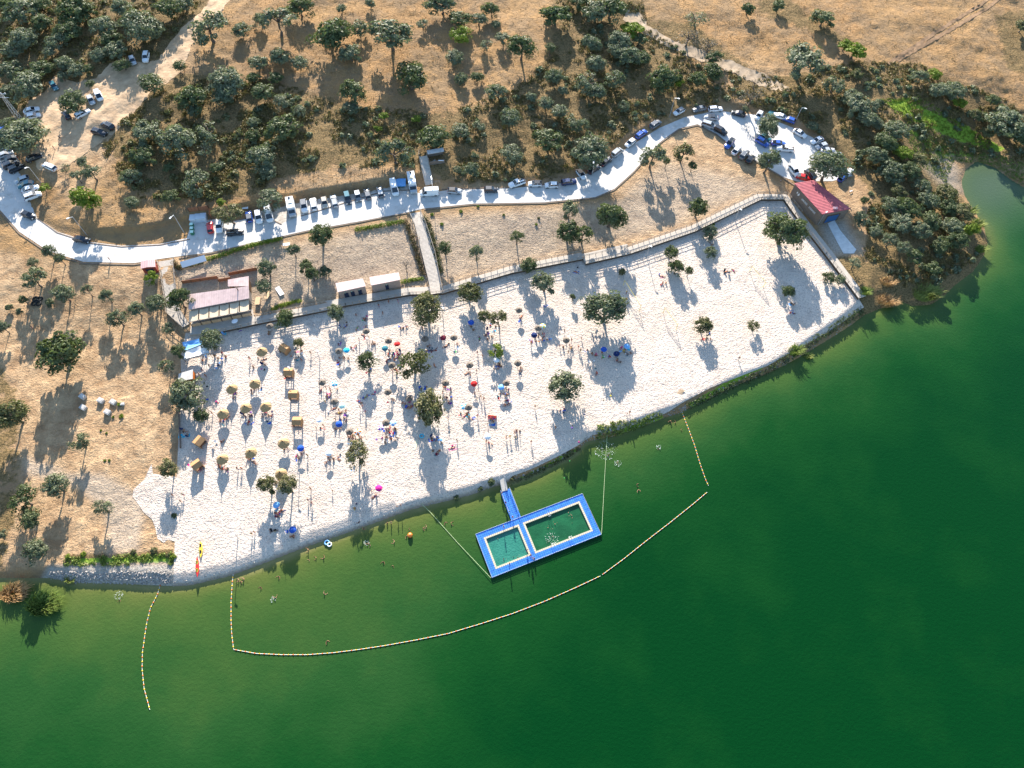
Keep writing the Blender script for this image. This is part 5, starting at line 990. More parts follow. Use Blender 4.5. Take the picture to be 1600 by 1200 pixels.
# ------------------------------------------------------------------ vehicles
def car_shape(kind):
    # sections: x, half width, z of deck / roof ; body below the waist, cabin as greenhouse
    K = dict(hatch=(4.0,.86,1.46,[(-.50,.95),(-.30,.98),(.22,.95),(.50,.72)],[(-.49,.97),(-.36,1.42),(.05,1.46),(.24,.97)]),
             sedan=(4.5,.88,1.44,[(-.50,.90),(-.30,.97),(.18,.95),(.50,.72)],[(-.42,.97),(-.22,1.40),(.03,1.44),(.22,.97)]),
             wagon=(4.6,.89,1.48,[(-.50,.95),(-.30,.98),(.18,.95),(.50,.74)],[(-.49,.97),(-.42,1.44),(.03,1.48),(.22,.97)]),
             suv=(4.5,.93,1.70,[(-.50,1.08),(-.30,1.10),(.20,1.08),(.50,.90)],[(-.49,1.10),(-.40,1.64),(.06,1.70),(.24,1.10)]),
             mini=(4.4,.92,1.72,[(-.50,1.02),(-.30,1.06),(.28,1.02),(.50,.80)],[(-.49,1.06),(-.42,1.68),(.14,1.72),(.36,1.03)]),
             van=(5.4,1.0,2.25,[(-.50,1.2),(-.30,1.2),(.30,1.15),(.50,.95)],[(-.495,1.2),(-.48,2.2),(.22,2.25),(.38,1.16)]),
             pickup=(5.2,.93,1.75,[(-.50,1.0),(-.14,1.0),(.20,1.08),(.50,.92)],[(-.13,1.05),(-.09,1.68),(.08,1.75),(.22,1.06)]))[kind]
    return K
PROTO = {}
def car_proto(kind):
    L_, w_, H_, deck, cab = car_shape(kind); r = empty('parked_car', (0,0,-50)); mb = MB(); n = 22; V = []; zd = lambda x: np.interp(x, [a for a, b in deck], [b for a, b in deck])
    for i in range(n+1):
        x = -.5+i/n; e = abs(x)*2; hw = w_*(1-.16*max(0, e-.78)/.22*max(0, e-.78)/.22*2.2); z1 = zd(x)-(.12*max(0, e-.9)/.1); 
        for y, z in ((-hw*.9,.26),(-hw,.5),(-hw*.99,z1-.16),(-hw*.90,z1),(0,z1+.03),(hw*.90,z1),(hw*.99,z1-.16),(hw,.5),(hw*.9,.26)): V.append((x*L_, y, z))
    q = 9; fs = [(i*q+j, (i+1)*q+j, (i+1)*q+(j+1) % q, i*q+(j+1) % q) for i in range(n) for j in range(q)]+[tuple(range(q)), tuple(n*q+j for j in range(q))[::-1]]
    mb.add(V, fs); 
    if kind == 'pickup':
        mb2 = MB(); mb2.box((-.31*L_,0,1.04), (.32*L_,w_*1.55,.05)); 
    mb.build('body', None, r, True)
    (xa, za), (xb, zb), (xc, zc), (xd, zd_) = cab; ci = .80; wl = w_*.90; wr = w_*.74
    g = [(xa*L_,-wl,za-.02),(xa*L_,wl,za-.02),(xb*L_,-wr,zb-.04),(xb*L_,wr,zb-.04),(xc*L_,-wr,zc-.04),(xc*L_,wr,zc-.04),(xd*L_,-wl,zd_-.02),(xd*L_,wl,zd_-.02)]
    mk('windows', g, [(0,2,3,1),(2,4,5,3),(4,6,7,5),(0,6,4,2),(1,3,5,7),(0,1,7,6)], GLASS, r)
    mb = MB(); mb.box(((xb+xc)/2*L_,0,(zb+zc)/2-.005), ((xc-xb)*L_+.10, wr*2+.06, .075), Matrix.Rotation(-math.atan2(zc-zb,(xc-xb)*L_), 3, 'Y'), .94)
    ro = mb.build('roof', None, r)
    mb = MB()
    for sy in (-1,1):
        for (x0, z0_, x1, z1_) in ((xa,za,xb,zb),(xd,zd_,xc,zc)): mb.tube([(x0*L_,sy*wl,z0_-.02),(x1*L_,sy*wr,z1_-.03)], .045, 4)
        xm = (xb+xc)/2
        if kind != 'van': mb.tube([(xm*L_,sy*wl,max(za,zd_)-.02),(xm*L_,sy*wr*1.0,(zb+zc)/2-.02)], .045, 4)
    if kind == 'van':
        for sy in (-1,1): mb3 = MB(); mb3.box(((xa+.03)*L_+.30*L_, sy*(wl+wr)/2*1.02, (za+zb)/2), (.60*L_,.05,(zb-za)*1.0), Matrix.Rotation(sy*math.atan2(wl-wr, zb-za)*1.0, 3, 'X')); mb3.build('side_panel', cmat('white','paint'), r)
    mb.build('pillars', None, r)
    for sx in (-.31,.31):
        for sy in (-1,1): mb = MB(); mb.tube([(sx*L_,sy*(w_-.20),.33),(sx*L_,sy*(w_+.01),.33)], .33, 14); wh = mb.build('wheel', BLACK, r); mb = MB(); mb.tube([(sx*L_,sy*(w_),.33),(sx*L_,sy*(w_+.025),.33)], .2, 10); mb.build('rim', RIM, wh)
    for sy in (-1,1):
        mb = MB(); mb.box((.485*L_,sy*w_*.66,.66), (.12,.34,.15)); mb.build('headlight', CHROME, r); mb = MB(); mb.box((-.492*L_,sy*w_*.74,.82), (.09,.22,.22)); mb.build('tail_light', REDL, r)
        mb = MB(); mb.box(((xd-.05)*L_,sy*(w_+.08),zd_+.02), (.14,.2,.12)); mb.build('mirror', BLACK, r)
    if kind in ('suv','wagon'):
        mb = MB(); [mb.tube([(xb*L_,sy*wr*.85,zb+.04),(xc*L_,sy*wr*.85,zc+.04)], .025, 4) for sy in (-1,1)]; mb.build('roof_rails', METAL, r)
    if kind == 'pickup':
        mb = MB(); mb.box((-.32*L_,0,.99), (.32*L_,w_*1.6,.06)); mb.build('load_bed', pmat('bed_liner', (0.03,0.03,0.03), .8), r)
    return r
CARS = '''207,94,-70,hatch,silver 228,89,80,suv,white 84,134,-55,hatch,teal 142,156,-65,hatch,silver 154,149,-65,mini,white 103,179,-50,hatch,dark 129,177,28,wagon,white 168,196,-25,suv,dark 155,207,-15,suv,black 49,172,15,sedan,white 52,181,12,hatch,white
4,216,15,hatch,navy 4,226,15,sedan,dark 6,234,15,wagon,dark 8,241,20,sedan,silver 14,249,22,sedan,black 17,257,22,suv,dark 26,263,22,suv,black 53,246,20,sedan,black 77,260,-25,wagon,white 34,281,20,hatch,silver 40,288,16,sedan,teal 47,295,18,sedan,white 51,306,20,suv,white 44,336,-22,hatch,black 127,374,-10,sedan,black 2,203,15,hatch,blue
328,355,-82,hatch,red 343,353,86,suv,white 367,363,6,wagon,black 389,338,-80,hatch,blue,grey 404,339,-80,suv,white 420,335,-78,van,white 475,322,-80,suv,white,grey 490,319,-80,suv,white 507,316,-78,hatch,beige 522,314,-75,wagon,silver 543,309,-75,wagon,dark,teal 559,306,-76,hatch,grey,white 574,303,-75,hatch,grey 594,300,-76,hatch,grey,silver 616,294,-76,van,white 671,301,4,van,white
710,298,-3,hatch,silver,black 767,296,0,hatch,dark 808,286,18,pickup,white 836,287,0,hatch,white,black 862,289,0,hatch,white 889,284,8,wagon,navy 908,272,-52,hatch,white,black 928,264,32,sedan,black 947,252,38,sedan,dark 964,238,38,mini,silver 985,223,38,hatch,white 1002,209,36,wagon,blue 1024,194,35,suv,grey 1061,174,28,hatch,white,grey 1093,170,12,sedan,grey 1118,170,4,wagon,white 1111,183,-6,sedan,silver,dark 1107,195,-18,mini,silver 1126,204,-30,suv,black 1154,177,-14,sedan,black
1186,180,58,hatch,white 1203,179,50,sedan,teal 1218,181,-20,sedan,white 1233,187,-20,hatch,blue 1250,208,-30,sedan,white 1277,219,22,sedan,white 1284,228,18,hatch,silver 1294,235,5,sedan,silver 1195,214,-30,sedan,teal 1191,222,-30,suv,blue 1217,224,-5,sedan,blue 1227,232,-6,pickup,white 1140,224,50,suv,blue,black 1151,234,50,sedan,white 1163,241,50,suv,grey 1173,248,50,hatch,black 1241,267,-52,suv,white 1256,277,-15,sedan,red 1266,272,-50,suv,black 1317,277,40,hatch,blue 1326,269,50,hatch,white 1306,243,5,hatch,silver'''
CN = {'hatch':'hatchback','sedan':'saloon','wagon':'estate car','suv':'SUV','mini':'people carrier','van':'van','pickup':'pickup truck'}
for s in CARS.split():
    a = s.split(','); u, v, an, kd, cl = float(a[0]), float(a[1]), float(a[2]), a[3], a[4]; rc = a[5] if len(a) > 5 else cl
    r = car_proto(kd) if kd not in PROTO else copy_tree(PROTO[kd])
    if kd not in PROTO:
        PROTO[kd] = r
        for nm in ('body','roof','pillars'): kids(r, nm)[0].data.materials.append(cmat('white','paint'))
    P = below(u, v, .75); p2 = at(u+math.cos(R(an))*8, v-math.sin(R(an))*8, P.z); p0 = at(u, v, P.z); d = p2-p0; r.location = P; r.scale = (1.06,)*3; r.rotation_euler = (0, 0, math.atan2(d.y, d.x)+(math.pi if random.random() < .3 else 0)); r.name = {'van':'parked_van','pickup':'pickup_truck'}.get(kd, 'parked_car')
    for nm, cc in (('body',cl),('pillars',cl),('roof',rc)): setmat(kids(r, nm)[0], cmat(cc,'paint'))
    note(r, f'{cl} {CN[kd]}'+(f' with {rc} roof' if rc != cl else ''), {'van':'van','pickup':'pickup truck'}.get(kd, 'car'), u, v, 'vehicles parked along the road and tracks')
def boxtruck(u, v, an, L_, w_, h, desc, name, cat):
    P = below(u, v, 1.2); p2 = at(u+math.cos(R(an))*8, v-math.sin(R(an))*8, P.z); d = p2-at(u, v, P.z); r = empty(name, P, math.atan2(d.y, d.x)); mb = MB(); mb.box((-.12*L_,0,.55+h/2), (L_*.74,w_,h-.1), taper=.97); mb.build('living_box', cmat('white','paint'), r)
    mb = MB(); mb.add([(x*L_,y*w_*.46,z) for x, z in ((.25,.4),(.5,.4),(.5,1.15),(.40,1.35),(.30,2.05),(.25,2.05)) for y in (-1,1)], [(0,1,3,2),(2,3,5,4),(4,5,7,6),(6,7,9,8),(8,9,11,10),(10,11,1,0),(0,2,4,6,8,10),(11,9,7,5,3,1)]); mb.build('cab', cmat('silver','paint'), r)
    mk('windscreen', [(.405*L_,-w_*.40,1.38),(.405*L_,w_*.40,1.38),(.308*L_,w_*.40,2.04),(.308*L_,-w_*.40,2.04)], [(0,1,2,3)], GLASS, r); mb = MB(); mb.box((-.38*L_,0,h+.62), (.6,.6,.1)); mb.build('roof_hatch', GLASS, r); mb = MB(); mb.box((-.1*L_,.1,h+.62), (.9,1.1,.14)); mb.build('roof_box', cmat('cream','plastic'), r)
    for sx in (-.3,.33):
        for sy in (-1,1): MB().tube([(sx*L_,sy*(w_/2-.22),.36),(sx*L_,sy*(w_/2+.02),.36)], .36, 14).build('wheel', BLACK, r)
    for sy in (-1,1): mb = MB(); mb.box((.5*L_,sy*w_*.34,.8), (.08,.3,.2)); mb.build('headlight', CHROME, r)
    tag(r, desc, cat); return r
boxtruck(455,324,-80,6.2,2.2,2.2,'white campervan with dark roof hatch parked left of the dark-roofed white SUV','campervan','campervan'); boxtruck(644,286,-80,7.2,2.3,2.2,'pale blue-white camper truck parked beside the white van left of the slope ramp','camper_truck','camper truck')
r = empty('camping_trailer', below(626,284,1.2), .1); mb = MB(); mb.box((0,0,.9), (3.0,3.2,.08)); mb.build('canopy', cmat('light blue'), r); mb = MB(); mb.box((0,0,.5), (2.2,2.6,.7)); mb.build('body', cmat('teal','paint'), r); [MB().tube([(s*1.15,0,.3),(s*1.3,0,.3)], .3, 12).build('wheel', BLACK, r) for s in (-1,1)]; tag(r, 'blue covered camping trailer between the white van and the camper truck', 'trailer')
# ------------------------------------------------------------------ people
def skin_mesh(V, E, rad, sub=1):
    me = bpy.data.meshes.new('tmp'); me.from_pydata(V, E, []); o = bpy.data.objects.new('tmp', me); COL.objects.link(o); sk = o.modifiers.new('s', 'SKIN'); sd = o.modifiers.new('d', 'SUBSURF'); sd.levels = sub; sd.render_levels = sub
    for i, r in enumerate(rad): me.skin_vertices[0].data[i].radius = (r, r*.85)
    me.skin_vertices[0].data[0].use_root = True
    dg = bpy.context.evaluated_depsgraph_get(); dg.update(); m2 = bpy.data.meshes.new_from_object(o.evaluated_get(dg)); bpy.data.objects.remove(o); return m2
def body(J):                                 # J: joint dict -> continuous body mesh with hands and face
    names = ['pelvis','waist','chest','neck','head','crown','shL','elL','wrL','shR','elR','wrR','hpL','knL','anL','toL','hpR','knR','anR','toR']
    rad = dict(pelvis=.135,waist=.115,chest=.145,neck=.055,head=.098,crown=.075,sh=.062,el=.042,wr=.028,hp=.092,kn=.060,an=.040,to=.030)
    V = [J[n] for n in names]; ix = {n: i for i, n in enumerate(names)}
    E = [(ix[a], ix[b]) for a, b in (('pelvis','waist'),('waist','chest'),('chest','neck'),('neck','head'),('head','crown'),('chest','shL'),('shL','elL'),('elL','wrL'),('chest','shR'),('shR','elR'),('elR','wrR'),('pelvis','hpL'),('hpL','knL'),('knL','anL'),('anL','toL'),('pelvis','hpR'),('hpR','knR'),('knR','anR'),('anR','toR'))]
    me = skin_mesh(V, E, [rad.get(n, rad.get(n[:2])) for n in names]); vs_ = [tuple(v.co) for v in me.vertices]; fs = [tuple(p.vertices) for p in me.polygons]; mb = MB(); mb.add(vs_, fs)
    for s in 'LR':                            # palm, four fingers, thumb
        w_ = Vector(J['wr'+s]); d = (w_-Vector(J['el'+s])).normalized(); sd = d.cross(Vector((0,0,1))); sd = sd.normalized() if sd.length > .1 else Vector((0,1,0)); mb.tube([w_, w_+d*.05, w_+d*.09], [.028,.04,.036], 6)
        for k in range(4): b = w_+d*.085+sd*(.028-.019*k); mb.tube([b, b+d*(.04), b+d*(.07-.006*abs(k-1.4))-Vector((0,0,.012))], [.009,.008,.006], 5)
        mb.tube([w_+d*.02+sd*.03, w_+d*.05+sd*.06, w_+d*.075+sd*.065], [.011,.01,.008], 5)
    h = Vector(J['head']); f = Vector(J.get('face', (1,0,0))); up = (Vector(J['crown'])-h).normalized(); sd = up.cross(f).normalized(); mb.tube([h+f*.085+up*.02, h+f*.125-up*.01], [.008,.016], 5)
    for s in (-1,1): mb.ell(h+sd*s*.095, (.015,.02,.03), 6, 4)
    m2 = bpy.data.meshes.new('person_body'); m2.from_pydata(mb.v, [], mb.f); m2.shade_smooth(); return m2
def J_stand(step=.1, arm=.12, bend=0):
    return dict(pelvis=(0,0,.95),waist=(.0,0,1.12),chest=(.02,0,1.34),neck=(.02,0,1.50),head=(.04,0,1.62),crown=(.04,0,1.70),shL=(.02,.18,1.41),elL=(-.02-arm,.25,1.14),wrL=(.08,.27,.90),shR=(.02,-.18,1.41),elR=(.0+arm,-.25,1.14),wrR=(.16,-.24,.92),
                hpL=(0,.09,.90),knL=(step*.6,.10,.49),anL=(step,.10,.08),toL=(step+.16,.11,.03),hpR=(0,-.09,.90),knR=(-step*.3,-.10,.49),anR=(-step,-.10,.08),toR=(-step+.16,-.11,.03))
def J_sit():
    return dict(pelvis=(0,0,.12),waist=(-.02,0,.30),chest=(.0,0,.52),neck=(.03,0,.68),head=(.06,0,.80),crown=(.06,0,.88),shL=(0,.18,.59),elL=(.08,.27,.36),wrL=(.28,.18,.30),shR=(0,-.18,.59),elR=(.08,-.27,.36),wrR=(.28,-.18,.30),
                hpL=(.04,.10,.12),knL=(.40,.16,.42),anL=(.62,.12,.06),toL=(.76,.13,.03),hpR=(.04,-.10,.12),knR=(.42,-.16,.36),anR=(.68,-.14,.06),toR=(.82,-.15,.03))
def J_lie():
    return dict(face=(0,0,1),pelvis=(0,0,.14),waist=(-.18,0,.13),chest=(-.40,0,.15),neck=(-.56,0,.14),head=(-.68,0,.15),crown=(-.76,0,.15),shL=(-.46,.18,.13),elL=(-.22,.30,.09),wrL=(.02,.32,.07),shR=(-.46,-.18,.13),elR=(-.60,-.40,.09),wrR=(-.80,-.26,.08),
                hpL=(.06,.09,.12),knL=(.46,.13,.12),anL=(.86,.14,.07),toL=(.94,.18,.14),hpR=(.06,-.09,.12),knR=(.46,-.10,.20),anR=(.86,-.12,.07),toR=(.94,-.16,.14))
def J_swim():
    return dict(pelvis=(-.05,0,-.45),waist=(-.02,0,-.26),chest=(.0,0,-.04),neck=(.02,0,.12),head=(.04,0,.24),crown=(.04,0,.32),shL=(.0,.18,.02),elL=(.16,.36,.02),wrL=(.40,.42,.05),shR=(.0,-.18,.02),elR=(.16,-.36,.02),wrR=(.38,-.44,.05),
                hpL=(-.06,.09,-.5),knL=(-.1,.10,-.9),anL=(-.2,.10,-1.2),toL=(-.1,.11,-1.28),hpR=(-.06,-.09,-.5),knR=(.05,-.10,-.9),anR=(-.1,-.10,-1.2),toR=(.0,-.11,-1.28))
def person_proto(J, shirt):
    r = empty('person', (0,0,-60)); bo = bpy.data.objects.new('body', body(J)); COL.objects.link(bo); bo.parent = r; bo.data.materials.append(SKIN[0])
    V = [J['pelvis'], tuple(Vector(J['pelvis']).lerp(Vector(J['waist']), .4)), J['hpL'], tuple(Vector(J['hpL']).lerp(Vector(J['knL']), .5)), J['hpR'], tuple(Vector(J['hpR']).lerp(Vector(J['knR']), .5))]
    m1 = skin_mesh(V, [(0,1),(0,2),(2,3),(0,4),(4,5)], [.152,.145,.108,.10,.108,.10]); m1.materials.append(cmat('blue')); o = bpy.data.objects.new('swimwear', m1); COL.objects.link(o); o.parent = r
    if shirt:
        V = [J['chest'], J['waist'], tuple(Vector(J['chest']).lerp(Vector(J['neck']), .5)), J['shL'], tuple(Vector(J['shL']).lerp(Vector(J['elL']), .6)), J['shR'], tuple(Vector(J['shR']).lerp(Vector(J['elR']), .6))]
        m1 = skin_mesh(V, [(0,1),(0,2),(0,3),(3,4),(0,5),(5,6)], [.165,.145,.09,.085,.072,.085,.072]); m1.materials.append(cmat('white')); o = bpy.data.objects.new('t_shirt', m1); COL.objects.link(o); o.parent = r
    h = Vector(J['head']); f = Vector(J.get('face', (1,0,0))); up = (Vector(J['crown'])-h).normalized(); mb = MB(); mb.ell(h+up*.045-f*.03, (.108,.108,.105), 10, 6); mb.ell(h-f*.07-up*.05, (.07,.08,.10), 8, 5); hm = mb.build('hair', HAIR[0], r, True); return r
PP = {'s0':person_proto(J_stand(.05,.05),0),'s1':person_proto(J_stand(.05,.08),1),'w0':person_proto(J_stand(.24,.18),0),'w1':person_proto(J_stand(.24,.16),1),'t0':person_proto(J_sit(),0),'t1':person_proto(J_sit(),1),'l0':person_proto(J_lie(),0),'m0':person_proto(J_swim(),0)}
PU = set(); rp = random.Random(11); SC_ = ['blue','navy','red','black','teal','magenta','purple','orange','white','green','maroon','yellow']
GPS = {'s':'people standing and walking on land','w':'people standing and walking on land','t':'people sitting on the beach','l':'people lying on the beach','m':'bathers in the water'}
NP = [0]; XP = {}
def person(u, v, kd, where='', z=None):
    NP[0] += 1; extra = NP[0] > 296
    sh = rp.random() < (.35 if kd in 'swt' else 0); key = kd+('1' if sh and kd in 'swt' else '0'); r = PP[key] if key not in PU else copy_tree(PP[key]); PU.add(key); sc = rp.uniform(.92, 1.08) if rp.random() < .8 else .72
    hh = {'s':.85,'w':.85,'t':.45,'l':.1,'m':.1}[kd]; P = below(u, v, hh) if z is None else at(u, v, z+hh)-Vector((0,0,hh))
    if z is not None: P.z = z
    if kd == 'm' and z is None:
        wd = -zg(u, v); P = at(u, v, 0.0)
        if wd < 1.0: P.z = -.02+max(0, .55-wd*.5)
    r.location = P; r.rotation_euler = (0, 0, rp.uniform(0, 6.28)); r.scale = (sc, sc, sc); c1 = rp.choice(SC_); c2 = rp.choice(SC_+['white','white']); setmat(kids(r, 'body')[0], rp.choice(SKIN)); setmat(kids(r, 'swimwear')[0], cmat(c1)); setmat(kids(r, 'hair')[0], rp.choice(HAIR))
    if kids(r, 't_shirt'): setmat(kids(r, 't_shirt')[0], cmat(c2))
    if extra:                                 # past 300 people: the rest of the crowd is one object
        m_ = Matrix.LocRotScale(r.location, r.rotation_euler, r.scale)
        for c in r.children:
            mm = c.material_slots[0].material; mb = XP.setdefault(mm.name, (MB(), mm))[0]; mb.add([m_ @ (c.matrix_local @ q.co) for q in c.data.vertices], [tuple(p.vertices) for p in c.data.polygons])
        for c in list(r.children): bpy.data.objects.remove(c)
        bpy.data.objects.remove(r); return None
    act = {'s':'standing','w':'walking','t':'sitting','l':'lying','m':'bathing'}[kd]; who = 'small child' if sc < .8 else 'person'
    note(r, f'{who} {act} in {c1} '+(f'shorts and {c2} top' if kids(r, 't_shirt') else 'swimwear'), 'person', u, v, GPS[kd]); return r
def PL(s, kd, **k):
    for w_ in s.split(): a = w_.split(','); person(float(a[0]), float(a[1]), kd, **k)
PL('371,732 377,732 324,639 331,645 508,627 562,636 566,633 571,643 531,647 524,655 555,683 561,682 703,617 745,622 733,648 746,650 762,662 836,634 791,683 797,682 812,677 714,688 746,551 754,555 745,580 979,468 979,457 909,528 907,547 893,531 888,550 882,517 592,478 607,471 598,489 561,530 327,572 311,585 286,773 282,783 269,773 397,831 393,834 485,763 481,781 487,786 620,791 626,789 605,817 611,817 651,372 655,371 171,405 93,215 84,231 1220,282 49,511 580,766 622,471 470,541 485,551 1155,560 660,512 875,540 804,676 807,674 699,622 756,623 984,644 980,646', 's')
PL('904,542 890,540 751,619 738,656 364,614 315,577 321,587 122,410 480,711 519,766 700,652 830,690 868,668 390,560', 'w')
PL('551,680 512,619 537,653 541,655 533,655 706,622 580,538 586,537 582,534 557,540 439,486 409,496 420,490 432,789 440,797 429,802 436,801 347,733 352,734 343,731 356,731 353,655 357,650 389,648 383,650 394,648 415,645 420,648 424,650 394,722 398,725 390,718 400,597 404,605 364,621 413,570 410,566 467,557 470,561 463,560 461,549 455,556 472,548 609,560 613,555 617,562 604,566 622,553 626,568 633,632 637,638 641,636 630,628 644,634 700,627 697,621 702,630 762,529 763,518 760,523 768,526 842,524 848,531 856,530 836,526 917,546 925,551 930,555 941,549 971,545 975,550 968,552 962,554 977,545 932,583 674,684 682,686 690,691 676,705 683,707 686,704 764,692 768,693 768,655 772,658 733,652 790,626 795,630 790,632 605,683 611,686 617,688 601,690 620,684 512,714 516,711 521,716 548,688 546,684 470,708 466,716 475,704 576,582 630,511 634,510 625,512 571,497 556,491 736,505 1104,528 1110,529 1097,530 1036,441 1041,442 1236,473 1241,476 1111,379 1114,382 555,794 455,839 395,572 345,690 349,688 303,690 312,734 450,589 458,665 466,663 462,611 882,639 876,640 805,683 808,672 288,672 291,676 294,679 346,550 352,556 340,560 335,547 322,558 316,562', 't')
PL('388,660 558,513 571,511 540,510 664,553 670,548 676,548 682,545 749,529 780,572 779,566 530,536 514,620 562,628 572,620 583,616 606,562 620,559 900,425 1134,425 1140,424 1146,423 529,716 706,700 1239,489 1035,432 679,571 422,830 429,829 569,499 531,510 551,545', 'l')
PL('482,860 494,872 506,872 483,875 639,827 661,826 666,824 695,817 635,838 616,847 599,878 614,884 507,928 578,851 574,850 562,818 569,827 436,901 377,909 408,918 511,1002 187,938 705,818 1029,701 950,712 964,723 995,758 997,766 1047,659 1055,660 1064,672 430,934 373,907 381,905', 'm')
PL('778,842 787,873 802,870 809,871 856,825 863,826 867,819 888,801 893,805 894,817 864,838 856,847', 'm', z=-.05)
PL('796,881 823,860 829,868 787,823 801,808 796,799 790,786 784,770', 's', z=.42); PL('835,873', 't', z=.42)
# ------------------------------------------------------------------ towels, chairs, bags, floats
def towel(u, v, col, rz=None, w_=.9, l_=1.8):
    P = below(u, v, .05); mb = MB(); n, q = 9, 5; rz = rp.uniform(0, 3.1) if rz is None else rz; V = []; sd_ = int(u*7+v) % 999
    for i in range(n+1):
        for j in range(q+1): x, y = (i/n-.5)*l_, (j/q-.5)*w_; V.append((x, y, .05+.05*vnoise(np.array([x*3+5.]), np.array([y*3+5.]), sd_)[0]))
    N_ = len(V); fs = [(i*(q+1)+j, (i+1)*(q+1)+j, (i+1)*(q+1)+j+1, i*(q+1)+j+1) for i in range(n) for j in range(q)]; mb.add(V, fs); mb.add([(x,y,z-.03) for x,y,z in V], [f[::-1] for f in fs]); o = mb.build('towel', cmat(col), None, True); o.location = P; o.rotation_euler.z = rz
    note(o, f'{col} {"large mat" if l_ > 2.2 else "towel"}', 'towel', u, v, 'towels and mats on the sand'); return o
TW = '''389,659,blue,0,1.6,2.6;422,658,blue,1.5;514,616,magenta,1.4,1.1,1.8;562,624,pink,.3,1.2,1.5;572,618,blue,1.2,1.2,1.6;582,615,blue,1.3,1.3,1.7;353,659,teal,.9,1.2,2.4;341,628,red,1.3,.7,1.3;466,716,blue,.8;529,714,white,.6,1.3,1.6;552,732,light blue,.9,1.1,1.5;528,567,blue,0,1.5,1.5;531,535,purple,1.4,1.0,2.0;531,508,blue,1.4,.8,1.7;540,506,blue,1.5;558,511,blue,1.5,1.1,1.7;571,508,pink,1.5;569,497,green,1.5,1.0,1.9;551,542,pink,1.2,1.1,1.6;549,528,white,0,.9,.9;629,508,blue,.2,1.2,2.4;605,563,blue,1.2,1,2;612,557,white,1.3,1.2,2.2;619,558,blue,.9,1.1,2;625,553,maroon,.7;576,581,maroon,.3;664,551,blue,1.2,1.1,1.7;669,547,purple,1.2,1.1,1.8;674,547,maroon,1.2;678,544,cyan,1.2;682,544,red,1.2;689,526,magenta,.4,1.0,1.6;749,528,blue,-.9,1.1,1.9;765,504,light blue,-.5,.8,1.6;770,517,cyan,.2;736,503,blue,.5;716,543,white,.4,1.3,1.4;779,571,blue,1.2,1.3,2;841,530,orange,1.4,1.0,1.7;849,529,blue,-.7,1.2,1.6;858,527,light blue,-.8;917,547,blue,1.3,1.1,1.6;930,554,red,.2;941,555,green,-1,1.0,1.9;924,563,white,.3;931,580,red,-.8,.9,1.9;973,542,magenta,.8;964,559,yellow,1.5,.4,1.2;980,544,cyan,-.5;899,422,blue,-.2,2.3,2.6;854,476,blue,.9;1034,431,pink,1.4,1.0,1.6;1034,441,white,1.4,.9,1.5;1112,524,white,1.2,1.1,2.2;1097,528,red,-.5;1239,487,blue,-.9,1.1,1.7;451,827,blue,1;554,791,yellow,1.5,.7,2;676,684,blue,.3,2,2.3;686,686,light blue,-.6;707,698,pink,.4,2,2.3;684,707,maroon,1.2;878,640,blue,.2,1,1.9;663,604,blue,.2,2.1,3.0;288,678,cyan,.2,2.0,2.8;615,675,blue,1.3,1.2,2.6;601,687,white,.3,1.6,1.4;612,683,red,.4,1.2,1.6;318,689,blue,.3,1.2,1.6;357,731,pink,1.3,1.2,2.2;300,722,magenta,1.1,1.2,2.4;405,607,light blue,.5,1.6,1.2;398,612,teal,1;411,573,magenta,1.2;448,590,red,0,1.1,1.5;466,547,pink,1.4;479,553,white,1;533,654,blue,.3,1.5,1.5;639,634,purple,.4,1.4,2;703,628,purple,1,1.3,1.6;768,660,cyan,1.3,1.2,1.8;794,627,blue,.3;816,672,blue,.2,.8,1.5;819,676,white,.2,1.2,1.8;791,630,maroon,1.4;732,648,cyan,1.2;548,690,light blue,1;443,797,navy,.5;324,601,cream,.2;1237,475,light blue,.3;779,513,white,.4,.6,1;713,547,green,.9;434,793,cyan,1.2'''
for s in TW.split(';'):
    a = s.split(','); towel(float(a[0]), float(a[1]), a[2], *[float(x) for x in a[3:]])
_rq = random.Random(5)
for o, desc, u, v, av in list(THINGS):        # families gather in the shade of each parasol
    if o.get('category') in ('parasol','sunshade','beach umbrella'):
        for k in range(_rq.choice([1,2,2,3])):
            person(u+_rq.uniform(-6, 8), v+_rq.uniform(7, 15), _rq.choice('tttsl'))
        if _rq.random() < .6: towel(u+_rq.uniform(-6, 8), v+_rq.uniform(9, 16), _rq.choice(['navy','blue','maroon','purple','teal','red','blue','navy']))
if XP:
    V = []; Fs = []; mi = []; me = bpy.data.meshes.new('crowd')
    for k, (nm, (mb, mm)) in enumerate(XP.items()):
        n = len(V); V += mb.v; Fs += [tuple(i+n for i in f) for f in mb.f]; mi += [k]*len(mb.f); me.materials.append(mm)
    me.from_pydata(V, [], Fs); me.polygons.foreach_set('material_index', mi); me.shade_smooth(); o = bpy.data.objects.new('crowd', me); COL.objects.link(o); tag(o, 'the remaining beachgoers sitting and lying in the shade of the parasols', 'people', kind='stuff')
def chair(c):
    r = empty('folding_chair', (0,0,-70)); mb = MB(); mb.box((0,0,.34), (.5,.5,.04)); mb.build('seat', cmat('blue'), r); mb = MB(); mb.box((-.3,0,.65), (.05,.5,.62), Matrix.Rotation(-.25, 3, 'Y')); mb.build('backrest', cmat('blue'), r)
    for sy in (-.25,.25): mb = MB(); mb.tube([(.26,sy,0),(-.26,sy,.5),(-.4,sy,.95)], .018, 5); mb.tube([(-.3,sy,0),(.26,sy,.5),(-.28,sy,.52)], .018, 5); mb.build('side_frame', METAL, r)
    return r
ch0 = chair(0); first = True
